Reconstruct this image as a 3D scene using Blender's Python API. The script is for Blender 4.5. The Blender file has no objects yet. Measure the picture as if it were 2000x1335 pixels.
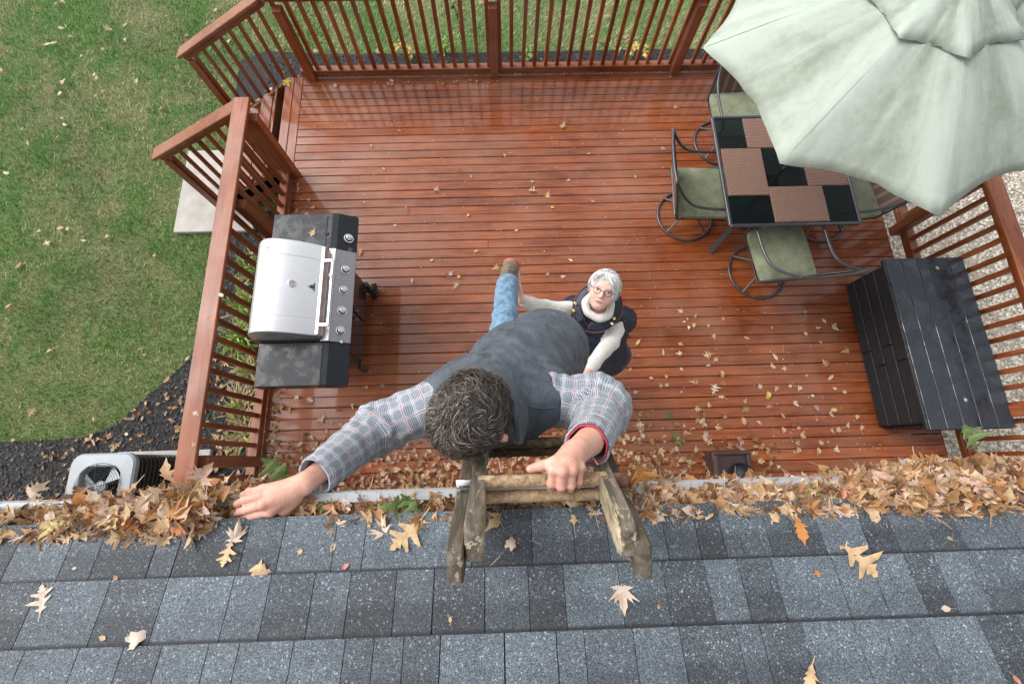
import bpy, math, random
import numpy as np
from mathutils import Vector, Matrix, Euler, noise as mnoise
from math import radians as R, sin, cos, pi

# ------------------------------------------------------------------ camera, sky, sun, exposure
SC = bpy.context.scene
COL = SC.collection
random.seed(7); RNG = np.random.default_rng(7)
PITCH, ROLL, YAW, HCAM = R(14.947), R(-1.856), R(-3.462), 4.3
_F0 = Vector((0, sin(PITCH), -cos(PITCH))); _U0 = Vector((0, cos(PITCH), sin(PITCH))); _X0 = Vector((1, 0, 0))
_M = Matrix.Rotation(YAW, 3, 'Z')
CR = _M @ (cos(ROLL)*_X0 - sin(ROLL)*_U0); CU = _M @ (sin(ROLL)*_X0 + cos(ROLL)*_U0); CF = _M @ _F0
cam_d = bpy.data.cameras.new('camera'); cam = bpy.data.objects.new('camera', cam_d); COL.objects.link(cam)
mw = Matrix((CR, CU, -CF)).transposed().to_4x4(); mw.translation = (0, 0, HCAM)
cam.matrix_world = mw
cam_d.sensor_width = 36; cam_d.lens = 869.4/2000*36; cam_d.clip_start = .02; cam_d.clip_end = 400
SC.camera = cam
W = bpy.data.worlds.new('World'); SC.world = W; W.use_nodes = True
wn = W.node_tree; wn.nodes.clear()
sky = wn.nodes.new('ShaderNodeTexSky'); sky.sky_type = 'NISHITA'; sky.sun_disc = False
SUN_EL, SUN_ROT = R(44), R(-66)
sky.sun_elevation = SUN_EL; sky.sun_rotation = SUN_ROT; sky.dust_density = 4; sky.air_density = 1.2
hs = wn.nodes.new('ShaderNodeHueSaturation'); hs.inputs['Saturation'].default_value = .14
bg = wn.nodes.new('ShaderNodeBackground'); bg.inputs[1].default_value = .15
wo = wn.nodes.new('ShaderNodeOutputWorld')
wn.links.new(sky.outputs[0], hs.inputs['Color']); wn.links.new(hs.outputs[0], bg.inputs[0]); wn.links.new(bg.outputs[0], wo.inputs[0])
sl = bpy.data.lights.new('sun', 'SUN'); sl.energy = .45; sl.angle = R(50); sl.color = (1, .97, .93)
so = bpy.data.objects.new('sun', sl); COL.objects.link(so)
sd = Vector((sin(SUN_ROT)*cos(SUN_EL), cos(SUN_ROT)*cos(SUN_EL), sin(SUN_EL)))
so.rotation_euler = sd.to_track_quat('Z', 'Y').to_euler()
SC.view_settings.view_transform = 'Standard'; SC.view_settings.look = 'None'
SC.view_settings.exposure = 1.12; SC.view_settings.gamma = 1; SC.view_settings.use_curve_mapping = False
SC.render.engine = 'CYCLES'

# ------------------------------------------------------------------ a point of the place seen along a ray: at height z / at distance d along the view axis
def ray(x, y): return CF*869.4 + CR*(x-1000) - CU*(y-667.5)
def atz(x, y, z):
    d = ray(x, y); return Vector((0, 0, HCAM)) + d*((z-HCAM)/d.z)
def atd(x, y, d): return Vector((0, 0, HCAM)) + ray(x, y)*(d/869.4)

# ------------------------------------------------------------------ mesh helpers
class MB:
    def __init__(s): s.v = []; s.f = []; s.m = []; s.cur = 0
    def add(s, vs, fs):
        o = len(s.v); s.v += [tuple(v) for v in vs]
        for f in fs: s.f.append(tuple(i+o for i in f)); s.m.append(s.cur)
        return s
    def box(s, c, d, rot=None, b=.003):
        hx, hy, hz = d[0]/2, d[1]/2, d[2]/2; b = min(b, hx*.5, hy*.5, hz*.5)
        vs = []; idx = {}
        for sx in (-1, 1):
            for sy in (-1, 1):
                for sz in (-1, 1):
                    for a in range(3):
                        p = [sx*(hx-b), sy*(hy-b), sz*(hz-b)]
                        p[a] = (sx*hx, sy*hy, sz*hz)[a]
                        idx[(sx, sy, sz, a)] = len(vs); vs.append(Vector(p))
        fs = []
        for a in range(3):
            o1, o2 = [k for k in range(3) if k != a]
            for sg in (-1, 1):
                q = []
                for (u, w) in ((-1, -1), (1, -1), (1, 1), (-1, 1)):
                    k = [0, 0, 0]; k[a] = sg; k[o1] = u; k[o2] = w
                    q.append(idx[(k[0], k[1], k[2], a)])
                fs.append(q)
        for a in range(3):          # edges along axis a
            o1, o2 = [k for k in range(3) if k != a]
            for u in (-1, 1):
                for w in (-1, 1):
                    q = []
                    for (t, face) in ((-1, o1), (1, o1), (1, o2), (-1, o2)):
                        k = [0, 0, 0]; k[a] = t; k[o1] = u; k[o2] = w
                        q.append(idx[(k[0], k[1], k[2], face)])
                    fs.append(q)
        for sx in (-1, 1):
            for sy in (-1, 1):
                for sz in (-1, 1): fs.append([idx[(sx, sy, sz, a)] for a in range(3)])
        cen = Vector((0, 0, 0))
        out = []
        for f in fs:                # outward winding
            n = (vs[f[1]]-vs[f[0]]).cross(vs[f[2]]-vs[f[0]]); m = sum((vs[i] for i in f), Vector())/len(f)
            out.append(f if n.dot(m) > 0 else f[::-1])
        if rot is not None:
            rm = rot if isinstance(rot, Matrix) else Euler(rot).to_matrix()
            vs = [rm @ v for v in vs]
        c = Vector(c)
        return s.add([v+c for v in vs], out)
    def beam(s, p, q, w, h, up=(0, 0, 1), b=.003):
        p = Vector(p); q = Vector(q); d = q-p; L = d.length; x = d.normalized()
        up = Vector(up); y = up.cross(x).normalized(); z = x.cross(y)
        return s.box((p+q)/2, (L, w, h), Matrix((x, y, z)).transposed(), b)
    def tube(s, pts, r, n=8, closed=False, caps=True):
        pts = [Vector(p) for p in pts]; N = len(pts); rs = r if isinstance(r, (list, tuple)) else [r]*N
        vs = []; prev = None
        for i, p in enumerate(pts):
            if closed: t = (pts[(i+1) % N]-pts[i-1])
            else: t = pts[min(i+1, N-1)]-pts[max(i-1, 0)]
            t.normalize()
            if prev is None:
                a = Vector((0, 0, 1)) if abs(t.z) < .9 else Vector((1, 0, 0)); u = t.cross(a).normalized()
            else:
                u = (prev-t*prev.dot(t)).normalized()
            prev = u; w = t.cross(u)
            for k in range(n):
                an = 2*pi*k/n; vs.append(p+(u*cos(an)+w*sin(an))*rs[i])
        fs = []
        for i in range(N if closed else N-1):
            j = (i+1) % N
            for k in range(n): fs.append((i*n+k, i*n+(k+1) % n, j*n+(k+1) % n, j*n+k))
        if caps and not closed: fs.append(tuple(range(n))[::-1]); fs.append(tuple((N-1)*n+k for k in range(n)))
        return s.add(vs, fs)
    def lathe(s, prof, n=24, mat=None, off=(0, 0, 0)):
        vs = []; fs = []
        for (r, z) in prof:
            for k in range(n):
                v = Vector((r*cos(2*pi*k/n), r*sin(2*pi*k/n), z))
                if mat is not None: v = mat @ v
                vs.append(v+Vector(off))
        for i in range(len(prof)-1):
            for k in range(n): fs.append((i*n+k, i*n+(k+1) % n, (i+1)*n+(k+1) % n, (i+1)*n+k))
        fs.append(tuple(range(n))[::-1]); fs.append(tuple((len(prof)-1)*n+k for k in range(n)))
        return s.add(vs, fs)
    def prism(s, poly, z0, z1):
        n = len(poly); vs = [(x, y, z0) for x, y in poly]+[(x, y, z1) for x, y in poly]
        fs = [tuple(range(n))[::-1], tuple(range(n, 2*n))]+[(i, (i+1) % n, n+(i+1) % n, n+i) for i in range(n)]
        return s.add(vs, fs)
    def mesh(s, name, mats, smooth=None):
        me = bpy.data.meshes.new(name); me.from_pydata(s.v, [], s.f)
        if not isinstance(mats, (list, tuple)): mats = [mats]
        for m in mats: me.materials.append(m)
        if len(mats) > 1: me.polygons.foreach_set('material_index', s.m)
        if smooth is not None:
            me.polygons.foreach_set('use_smooth', [True]*len(me.polygons))
            if smooth < 180:
                me.set_sharp_from_angle(angle=R(smooth))
        me.update(); return me
    def obj(s, name, mats, parent=None, smooth=None, loc=None):
        return link(name, s.mesh(name, mats, smooth), parent, loc)
def link(name, me, parent=None, loc=None):
    o = bpy.data.objects.new(name, me); COL.objects.link(o)
    if parent is not None: o.parent = parent
    if loc is not None: o.location = loc
    return o
def np_mesh(name, V, F, mats, smooth=False, matidx=None):
    """V (n,3) float, F (m,k) int all the same k"""
    me = bpy.data.meshes.new(name); V = np.ascontiguousarray(V, dtype=np.float32); F = np.ascontiguousarray(F, dtype=np.int32)
    me.vertices.add(len(V)); me.vertices.foreach_set('co', V.ravel())
    me.loops.add(F.size); me.loops.foreach_set('vertex_index', F.ravel())
    me.polygons.add(len(F)); me.polygons.foreach_set('loop_start', np.arange(0, F.size, F.shape[1], dtype=np.int32))
    try: me.polygons.foreach_set('loop_total', np.full(len(F), F.shape[1], dtype=np.int32))
    except Exception: pass
    for m in (mats if isinstance(mats, (list, tuple)) else [mats]): me.materials.append(m)
    if matidx is not None: me.polygons.foreach_set('material_index', np.ascontiguousarray(matidx, dtype=np.int32))
    me.polygons.foreach_set('use_smooth', np.full(len(F), smooth)); me.update(calc_edges=True); me.validate(); return me
def thing(name, label, cat, loc=(0, 0, 0), rz=0, group=None):
    o = bpy.data.objects.new(name, None); COL.objects.link(o); o.location = loc; o.rotation_euler = (0, 0, rz)
    o.empty_display_size = .1
    return tag(o, label, cat, group)
def tag(o, label=None, cat=None, group=None, kind=None):
    if label: o['label'] = label
    if cat: o['category'] = cat
    if group: o['group'] = group
    if kind: o['kind'] = kind
    return o
def copy_tree(o, parent=None):
    c = o.copy(); COL.objects.link(c)
    if parent is not None: c.parent = parent
    for ch in [k for k in o.children]: copy_tree(ch, c)
    return c

# ------------------------------------------------------------------ materials
class NT:
    def __init__(s, name):
        s.m = bpy.data.materials.new(name); s.m.use_nodes = True; s.t = s.m.node_tree; s.t.nodes.clear()
        s.o = s.n('ShaderNodeOutputMaterial'); s.b = s.n('ShaderNodeBsdfPrincipled'); s.l(s.b.outputs[0], s.o.inputs[0])
    def n(s, t, **k):
        x = s.t.nodes.new(t)
        for a, v in k.items(): setattr(x, a, v)
        return x
    def l(s, a, b): s.t.links.new(a, b)
    def set(s, **k):
        for a, v in k.items():
            i = s.b.inputs[a.replace('_', ' ')]
            if hasattr(v, 'links') or hasattr(v, 'is_linked'): s.l(v, i)
            else: i.default_value = (*v, 1) if isinstance(v, tuple) and len(v) == 3 and i.type == 'RGBA' else v
        return s
    def coord(s, kind='Object', scale=(1, 1, 1), rnd=False, rot=(0, 0, 0)):
        if kind == 'World': o = s.n('ShaderNodeNewGeometry').outputs['Position']
        elif kind == 'UV': o = s.n('ShaderNodeUVMap').outputs[0]
        else: o = s.n('ShaderNodeTexCoord').outputs[kind]
        mp = s.n('ShaderNodeMapping'); s.l(o, mp.inputs[0]); mp.inputs['Scale'].default_value = scale; mp.inputs['Rotation'].default_value = rot
        if rnd:
            oi = s.n('ShaderNodeObjectInfo'); mu = s.n('ShaderNodeMath', operation='MULTIPLY'); mu.inputs[1].default_value = 97.3
            s.l(oi.outputs['Random'], mu.inputs[0]); cx = s.n('ShaderNodeCombineXYZ')
            s.l(mu.outputs[0], cx.inputs[0]); s.l(mu.outputs[0], cx.inputs[1]); s.l(cx.outputs[0], mp.inputs['Location'])
        return mp.outputs[0]
    def noise(s, co, scale=5, detail=4, rough=.55, dist=0.):
        x = s.n('ShaderNodeTexNoise'); s.l(co, x.inputs['Vector']); x.inputs['Scale'].default_value = scale
        x.inputs['Detail'].default_value = detail; x.inputs['Roughness'].default_value = rough; x.inputs['Distortion'].default_value = dist
        return x.outputs[0]
    def vor(s, co, scale=5, out='Distance', feature='F1', rand=1.):
        x = s.n('ShaderNodeTexVoronoi', feature=feature); s.l(co, x.inputs['Vector']); x.inputs['Scale'].default_value = scale
        x.inputs['Randomness'].default_value = rand
        return x.outputs[out]
    def ramp(s, fac, stops, interp='LINEAR'):
        x = s.n('ShaderNodeValToRGB'); s.l(fac, x.inputs[0]); e = x.color_ramp.elements; x.color_ramp.interpolation = interp
        while len(e) < len(stops): e.new(.5)
        for i, (p, c) in enumerate(stops):
            e[i].position = p; e[i].color = (*c, 1) if not isinstance(c, (int, float)) else (c, c, c, 1)
        return x.outputs[0]
    def mix(s, fac, a, b, mode='MIX'):
        x = s.n('ShaderNodeMix', data_type='RGBA', blend_type=mode)
        for i, v in ((0, fac), (6, a), (7, b)):
            if hasattr(v, 'is_linked'): s.l(v, x.inputs[i])
            else: x.inputs[i].default_value = (*v, 1) if isinstance(v, tuple) else v
        return x.outputs[2]
    def math(s, op, a, b=0., c=None):
        x = s.n('ShaderNodeMath', operation=op)
        for i, v in enumerate((a, b) if c is None else (a, b, c)):
            if hasattr(v, 'is_linked'): s.l(v, x.inputs[i])
            else: x.inputs[i].default_value = v
        return x.outputs[0]
    def bump(s, h, strength=.3, dist=.01):
        x = s.n('ShaderNodeBump'); x.inputs['Strength'].default_value = strength; x.inputs['Distance'].default_value = dist
        s.l(h, x.inputs['Height']); s.l(x.outputs[0], s.b.inputs['Normal']); return x
    def rand(s): return s.n('ShaderNodeObjectInfo').outputs['Random']
    def island(s): return s.n('ShaderNodeNewGeometry').outputs['Random Per Island']
def simple(name, col, rough=.5, metal=0., noise=.15, nscale=30, bump=.1, coat=0., kind='Object', spec=.5):
    k = NT(name); co = k.coord(kind); n = k.noise(co, nscale, 5, .6)
    d = tuple(c*(1-noise) for c in col); e = tuple(min(1, c*(1+noise)) for c in col)
    k.set(Base_Color=k.ramp(n, [(.3, d), (.7, e)]), Metallic=metal, Specular_IOR_Level=spec)
    k.set(Roughness=k.ramp(k.noise(co, nscale*.3, 3), [(.3, max(.02, rough*.75)), (.7, min(1, rough*1.25))]))
    if coat: k.set(Coat_Weight=coat, Coat_Roughness=.08)
    if bump: k.bump(n, bump, .004)
    return k.m

def mat_deckwood(name, axis='X', dark=1., wet=1.):
    k = NT(name)
    sc = {'X': (1.2, 22, 22), 'Y': (22, 1.2, 22), 'Z': (22, 22, 1.2)}[axis]
    sc2 = {'X': (.8, 9, 9), 'Y': (9, .8, 9), 'Z': (9, 9, .8)}[axis]
    co = k.coord('Object', sc, True); co2 = k.coord('Object', sc2, True)
    g = k.noise(co, 3.2, 6, .62, .6); g2 = k.noise(co2, 1.6, 4, .6, 1.4)
    d = dark
    c1 = k.ramp(g, [(.30, (.065*d, .014*d, .004*d)), (.45, (.20*d, .050*d, .012*d)), (.66, (.31*d, .092*d, .026*d))])
    c2 = k.ramp(g2, [(.38, (.12*d, .025*d, .006*d)), (.52, (.24*d, .062*d, .015*d)), (.62, (.33*d, .100*d, .028*d))])
    c = k.mix(.5, c1, c2)
    tone = k.ramp(k.rand(), [(0, (.62, .60, .60)), (.2, (.92, .90, .88)), (.45, (.78, .80, .84)), (.7, (1.02, .98, .94)), (.88, (.84, .84, .9)), (1, (1.25, 1.2, 1.05))], 'LINEAR')
    c = k.mix(1., c, tone, 'MULTIPLY')
    wco = k.coord('World'); ws = k.noise(wco, 2.3, 3, .5); fine = k.noise(wco, 60, 3, .6)
    pd = k.ramp(k.noise(wco, .8, 5, .62), [(.40, 0.), (.62, 1.)]); c = k.mix(1., c, k.mix(pd, (.80, .70, .64), (1.08, 1.02, .92)), 'MULTIPLY')
    weath = k.ramp(k.noise(wco, 1.1, 4, .6), [(.42, 0.), (.68, .45)])
    c = k.mix(weath, c, (.30, .15, .10))
    # dirt and black specks
    sp = k.ramp(k.vor(wco, 40), [(.05, 1.), (.10, 0.)]); sp = k.math('MULTIPLY', sp, k.ramp(k.noise(wco, 9, 2), [(.5, 0.), (.62, .8)]))
    c = k.mix(sp, c, (.05, .02, .012))
    k.set(Base_Color=c)
    k.set(Roughness=k.ramp(ws, [(.35, .42), (.6, .6)]), Specular_IOR_Level=.25)
    k.set(Coat_Weight=k.ramp(ws, [(.36, 1.*wet), (.62, .55*wet)]), Coat_Roughness=k.ramp(k.noise(wco, 5, 4, .6), [(.38, .04), (.62, .13)]), Coat_IOR=1.42)
    h = k.math('ADD', k.math('MULTIPLY', g, .7), k.math('MULTIPLY', fine, .2))
    k.bump(h, .25, .002)
    return k.m
M = {}
M['deck'] = mat_deckwood('stained_deck_board', 'X')
M['deckY'] = mat_deckwood('stained_board_lengthwise', 'Y', 1.0)
M['railX'] = mat_deckwood('stained_rail_wood', 'X', 1.02, .5)
M['railZ'] = mat_deckwood('stained_baluster_wood', 'Z', 1.0, .35)
M['black_metal'] = simple('black_powder_coat', (.018, .02, .023), .32, 0, .3, 90, .25, .4)
M['charcoal_tube'] = simple('charcoal_tube', (.035, .038, .045), .35, 0, .2, 40, .1, .3)
M['black_plastic'] = simple('black_resin', (.012, .012, .014), .55, 0, .3, 80, .12, spec=.3)
M['white_paint'] = simple('white_gutter_paint', (.30, .31, .325), .4, 0, .06, 8, .05)
M['siding'] = simple('pale_siding', (.55, .54, .50), .6, 0, .06, 6, .05)
M['soffit'] = simple('soffit_white', (.6, .6, .6), .6)
M['concrete'] = simple('concrete', (.36, .34, .31), .8, 0, .14, 7, .3)
M['dark_inside'] = simple('wet_leaf_mould', (.035, .022, .012), .7, 0, .5, 60, .8)
M['grey_enamel'] = simple('pale_grey_enamel', (.27, .30, .33), .35, 0, .05, 20, .03)
M['chrome'] = simple('bright_metal', (.6, .6, .6), .25, 1, .05, 30, .02)
def mat_steel():
    k = NT('brushed_steel_wet'); co = k.coord('Object'); c2 = k.coord('Object', (3, 90, 3))
    b = k.noise(c2, 4, 3, .6); dr = k.vor(co, 90)
    k.set(Base_Color=k.ramp(b, [(.3, (.66, .66, .67)), (.7, (.78, .78, .79))]), Metallic=1., Roughness=k.ramp(b, [(.3, .34), (.7, .45)]))
    h = k.math('ADD', k.math('MULTIPLY', b, .15), k.ramp(dr, [(.05, 1.), (.22, 0.)])); k.bump(h, .25, .002); return k.m
M['steel'] = mat_steel()
M['steel_dark'] = simple('satin_panel_steel', (.30, .29, .30), .38, 1, .12, 60, .1)
def mat_wetblack(name, col=(.006, .008, .011), wet=(.25, .0)):
    k = NT(name); co = k.coord('Object'); dr = k.vor(co, 70); n = k.noise(co, 7, 5, .65, .5)
    k.set(Base_Color=k.ramp(n, [(.35, col), (.7, tuple(c*1.9 for c in col))]), Roughness=k.ramp(n, [(.42, .16), (.56, .45)]))
    k.set(Coat_Weight=k.ramp(n, [(.40, wet[0]), (.52, wet[1])]), Coat_Roughness=.06, Specular_IOR_Level=.3)
    h = k.math('MULTIPLY', k.ramp(dr, [(.1, 1.), (.3, 0.)]), k.ramp(k.noise(co, 20, 2), [(.4, .2), (.6, 1.)])); k.bump(h, .5, .002); return k.m
M['wet_black'] = mat_wetblack('wet_black_shelf'); M['wet_box'] = mat_wetblack('wet_resin_lid', (.016, .020, .026), (.7, .1))

# ------------------------------------------------------------------ ground
GZ = -.75
def mat_lawn():
    k = NT('lawn_soil_and_thatch'); co = k.coord('World'); n = k.noise(co, 1.3, 6, .65, .6); n2 = k.noise(k.coord('World', (14, 30, 14), rot=(0, 0, .5)), 2, 5, .7)
    c = k.mix(k.ramp(n, [(.42, 0.), (.62, 1.)]), (.06, .13, .022), (.24, .22, .11))
    c = k.mix(.55, c, k.ramp(n2, [(.3, (.02, .05, .01)), (.6, (.10, .15, .04)), (.8, (.25, .22, .12))])); k.set(Base_Color=c, Roughness=.9); k.bump(n2, .8, .02); return k.m
def mat_grass():
    k = NT('grass_blade'); co = k.coord('World'); n = k.noise(co, 1.25, 7, .72, 1.6); isl = k.island()
    g = k.ramp(isl, [(0, (.040, .13, .018)), (.4, (.085, .25, .035)), (.75, (.16, .34, .07)), (1, (.30, .42, .16))])
    b = k.ramp(isl, [(0, (.18, .21, .08)), (.5, (.34, .34, .18)), (1, (.56, .50, .33))])
    big = k.noise(co, .55, 3, .5)
    f = k.ramp(k.math('ADD', k.math('MULTIPLY', n, .75), k.math('MULTIPLY', big, .25)), [(.455, 0.), (.53, 1.)])
    tone = k.ramp(k.noise(co, .75, 4, .6, .8), [(.36, (.78, .85, .74)), (.5, (1.15, 1.18, 1.12)), (.66, (1.42, 1.36, 1.28))]); k.set(Base_Color=k.mix(1., k.mix(f, g, b), tone, 'MULTIPLY'), Roughness=.55); return k.m
def mat_mulch():
    k = NT('black_mulch'); co = k.coord('World'); n = k.noise(co, 45, 5, .7)
    k.set(Base_Color=k.ramp(n, [(.35, (.006, .006, .007)), (.7, (.035, .032, .032))]), Roughness=.8); k.bump(n, 1., .03); return k.m
def mat_chip():
    k = NT('mulch_chip'); k.set(Base_Color=k.ramp(k.island(), [(0, (.006, .006, .008)), (.8, (.03, .027, .028)), (1, (.07, .055, .045))]), Roughness=.6); return k.m
def mat_pebbles():
    k = NT('pebble'); k.set(Base_Color=k.ramp(k.island(), [(0, (.16, .13, .10)), (.3, (.42, .37, .29)), (.7, (.55, .50, .42)), (.9, (.62, .60, .56)), (1, (.28, .27, .25))]), Roughness=.5); return k.m
def sheet(name, poly, z, mat):
    me = bpy.data.meshes.new(name); me.from_pydata([(x, y, z) for x, y in poly], [], [tuple(range(len(poly)))]); me.materials.append(mat)
    return tag(link(name, me), kind='structure')
sheet('lawn', [(-70, -40), (70, -40), (70, 90), (-70, 90)], GZ, mat_lawn())
def gp(x, y, z=GZ): v = atz(x, y, z); return (v.x, v.y)
edge = [gp(-300, 880), gp(0, 862), gp(90, 860), gp(170, 852), gp(228, 828), gp(272, 788), gp(318, 748), gp(372, 700), gp(395, 620), gp(405, 540), gp(420, 460)]
mulch = [(-12, -.45), (-12, edge[0][1])]+edge+[(-2.75, 3.25), (-1.6, 3.25), (-1.6, -.45)]
sheet('mulch_bed', mulch, GZ+.004, mat_mulch())
back_edge = [gp(430, 190), gp(470, 120), gp(520, 100), gp(620, 106), gp(900, 104), gp(1200, 98), gp(1500, 95)]
mulch2 = [(-2.6, 4.0), gp(455, 215)]+back_edge[1:]+[(7, back_edge[-1][1]), (7, 4.0)]
sheet('back_mulch_bed', mulch2, GZ+.004, bpy.data.materials['black_mulch'])
sheet('pebble_ground', [(4.1, -.45), (12, -.45), (12, 3.9), (4.1, 3.9)], GZ+.008, simple('pebble_bed', (.30, .26, .21), .8, 0, .3, 40, .8, kind='Object'))
def in_poly(P, poly):
    x, y = P[:, 0], P[:, 1]; ins = np.zeros(len(P), bool); n = len(poly)
    for i in range(n):
        x1, y1 = poly[i]; x2, y2 = poly[(i+1) % n]
        c = ((y1 > y) != (y2 > y)) & (x < (x2-x1)*(y-y1)/((y2-y1) if y2 != y1 else 1e-9)+x1); ins ^= c
    return ins
# short grass blades, denser where the lawn is seen close
def blades(N, x0, x1, y0, y1, hmin, hmax, w, keep):
    P = np.c_[RNG.uniform(x0, x1, N), RNG.uniform(y0, y1, N)]; P = P[keep(P)]; n = len(P)
    a = RNG.uniform(0, 2*pi, n); h = RNG.uniform(hmin, hmax, n); ln = RNG.normal(0, .5, (n, 2))*h[:, None]+np.array([.35, .2])*h[:, None]
    ww = w*RNG.uniform(.6, 1.4, n)
    V = np.zeros((n, 3, 3)); V[:, 0, :2] = P+np.c_[np.cos(a), np.sin(a)]*ww[:, None]; V[:, 1, :2] = P-np.c_[np.cos(a), np.sin(a)]*ww[:, None]
    V[:, 2, :2] = P+ln; V[:, :2, 2] = GZ; V[:, 2, 2] = GZ+h
    return V.reshape(-1, 3)
pad = [gp(366, 296, GZ+.05), gp(342, 454, GZ+.05), gp(440, 450, GZ+.05), gp(520, 250, GZ+.05)]
pad = [(-4.06, 4.02), (-4.06, 2.84), (-3.08, 2.84), (-3.08, 4.02)]
keep = lambda P: ~in_poly(P, mulch) & ~in_poly(P, mulch2) & ~in_poly(P, pad) & ~((P[:, 0] > 4.0) & (P[:, 1] < 3.95)) & ~((P[:, 0] > -2.4) & (P[:, 1] < 4.5))
V = np.concatenate([blades(260000, -9.5, -2.4, -.4, 9, .02, .055, .0035, keep), blades(110000, -3, 6.5, 4.4, 9.5, .02, .055, .0035, keep)])
tag(link('grass', np_mesh('grass', V, np.arange(len(V)).reshape(-1, 3), mat_grass())), 'short patchy green and straw coloured lawn grass', 'grass', kind='stuff')
# mulch chips
def chips(N, polys, size, zlift, name, mat, label, cat, box):
    P = np.c_[RNG.uniform(box[0], box[1], N), RNG.uniform(box[2], box[3], N)]
    k = np.zeros(N, bool)
    for p in polys: k |= in_poly(P, p)
    P = P[k]; n = len(P); V = np.zeros((n, 4, 3)); a = RNG.uniform(0, 2*pi, n); L = RNG.uniform(.4, 1.3, n)*size; w = L*RNG.uniform(.2, .5, n)
    t = RNG.normal(0, .4, (n, 2)); d = np.c_[np.cos(a), np.sin(a), t[:, 0]]*L[:, None]; e = np.c_[-np.sin(a), np.cos(a), t[:, 1]]*w[:, None]
    c = np.c_[P, GZ+zlift+RNG.uniform(.004, .018, n)]
    V[:, 0] = c-d-e; V[:, 1] = c+d-e*.6; V[:, 2] = c+d*.9+e; V[:, 3] = c-d+e*.7
    return tag(link(name, np_mesh(name, V.reshape(-1, 3), np.arange(4*n).reshape(-1, 4), mat)), label, cat, kind='stuff')
chips(42000, [mulch], .016, .0, 'mulch_chips', mat_chip(), 'loose black mulch chips in the bed beside the deck', 'mulch', (-8.5, -1.7, -.4, 3.2))
chips(16000, [mulch2], .016, .0, 'back_mulch_chips', bpy.data.materials['mulch_chip'], 'black mulch chips in the strip behind the deck', 'mulch', (-3.2, 6, 4.3, 5.6))
# pebbles
def pebbles():
    N = 15000; P = np.c_[RNG.uniform(4.22, 7.0, N), RNG.uniform(-.3, 3.8, N)]
    P = P[~((P[:, 0] < 4.42) & (RNG.random(N) < .75))]; n = len(P)
    o = np.array([(1, 0, 0), (.35, .93, 0), (-.8, .6, 0), (-.8, -.6, 0), (.35, -.93, 0), (.45, .3, .8), (-.4, .25, .85), (0, -.45, .8)])
    F = np.array([(0, 1, 5), (1, 2, 6), (1, 6, 5), (2, 3, 6), (3, 7, 6), (3, 4, 7), (4, 0, 5), (4, 5, 7), (5, 6, 7)])
    s = RNG.uniform(.010, .026, n); a = RNG.uniform(0, 2*pi, n); el = RNG.uniform(.6, 1, n); hh = RNG.uniform(.4, .8, n)
    V = np.zeros((n, 8, 3)); ca, sa = np.cos(a)[:, None], np.sin(a)[:, None]
    ox = o[None, :, 0]*s[:, None]; oy = o[None, :, 1]*(s*el)[:, None]
    V[:, :, 0] = ox*ca-oy*sa+P[:, :1]; V[:, :, 1] = ox*sa+oy*ca+P[:, 1:]; V[:, :, 2] = GZ+.008+o[None, :, 2]*(s*hh)[:, None]+RNG.uniform(0, .01, n)[:, None]
    F = (F[None]+8*np.arange(n)[:, None, None]).reshape(-1, 3)
    tag(link('pebbles', np_mesh('pebbles', V.reshape(-1, 3), F, mat_pebbles(), True)), 'pale beige river pebbles right of the deck', 'pebbles', kind='stuff')
pebbles()
pb = MB(); pb.box((-3.57, 3.43, GZ+.03), (.98, 1.18, .06), b=.008); tag(pb.obj('concrete_pad', M['concrete']), kind='structure')

# ------------------------------------------------------------------ deck
DX0, DX1, DYB = -2.30, 4.19, 4.43
deck = thing('deck', 'wet red stained timber deck between the railings and the house', 'deck', (1, 2, 0))
deck.matrix_world = Matrix.Identity(4)
PITCHB = .1023
rowy = 4.43-PITCHB/2
bi = 0; meshes = {}
for i in range(48):
    y = rowy-i*PITCHB
    cuts = [DX0, DX1-.05] if i % 4 not in (1,) else [DX0, [-.15, 1.52, .68, 2.78, -1.0][(i//4) % 5], DX1-.05]
    for a, b in zip(cuts, cuts[1:]):
        L = round(b-a-.0008, 3)
        if L not in meshes: meshes[L] = MB().box((0, 0, 0), (L, PITCHB-.0055, .026), b=.004).mesh('deck_board', M['deck'])
        o = link('deck_board', meshes[L], deck, ((a+b)/2, y+random.uniform(-.0012, .0012), -.013+random.uniform(-.0012, .0008)))
        o.rotation_euler = (random.uniform(-.006, .006), 0, random.uniform(-.0006, .0006))
# border boards on the stair side, running away from the house
bm_ = MB().box((0, 0, 0), (.098, 1.30, .026), b=.004).mesh('border_board', M['deckY'])
for k in range(2): link('border_board', bm_, deck, (DX0-.052-.103*k, 3.80, -.013))
fr = MB()
for (p, q, w, h) in (((DX0-.02, -.45, -.16), (DX0-.02, 3.16, -.16), .04, .24), ((DX0-.22, 4.45, -.16), (DX1, 4.45, -.16), .04, .24), ((DX1-.02, -.45, -.16), (DX1-.02, 4.43, -.16), .04, .24)): fr.beam(p, q, w, h)
fr.obj('rim_joist', M['railX'], deck)
jm = MB()
for k in range(16): jm.beam((-2.2+.42*k, -.4, -.16), (-2.2+.42*k, 4.4, -.16), .04, .2)
jm.obj('joist', M['railX'], deck)
for (x, y) in ((-2.2, 0), (-2.2, 2.2), (-2.2, 4.3), (1, 4.3), (4.1, 4.3), (4.1, 2.2), (4.1, 0)):
    MB().box((x, y, -.5), (.09, .09, .52)).obj('support_post', M['railZ'], deck)
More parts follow.
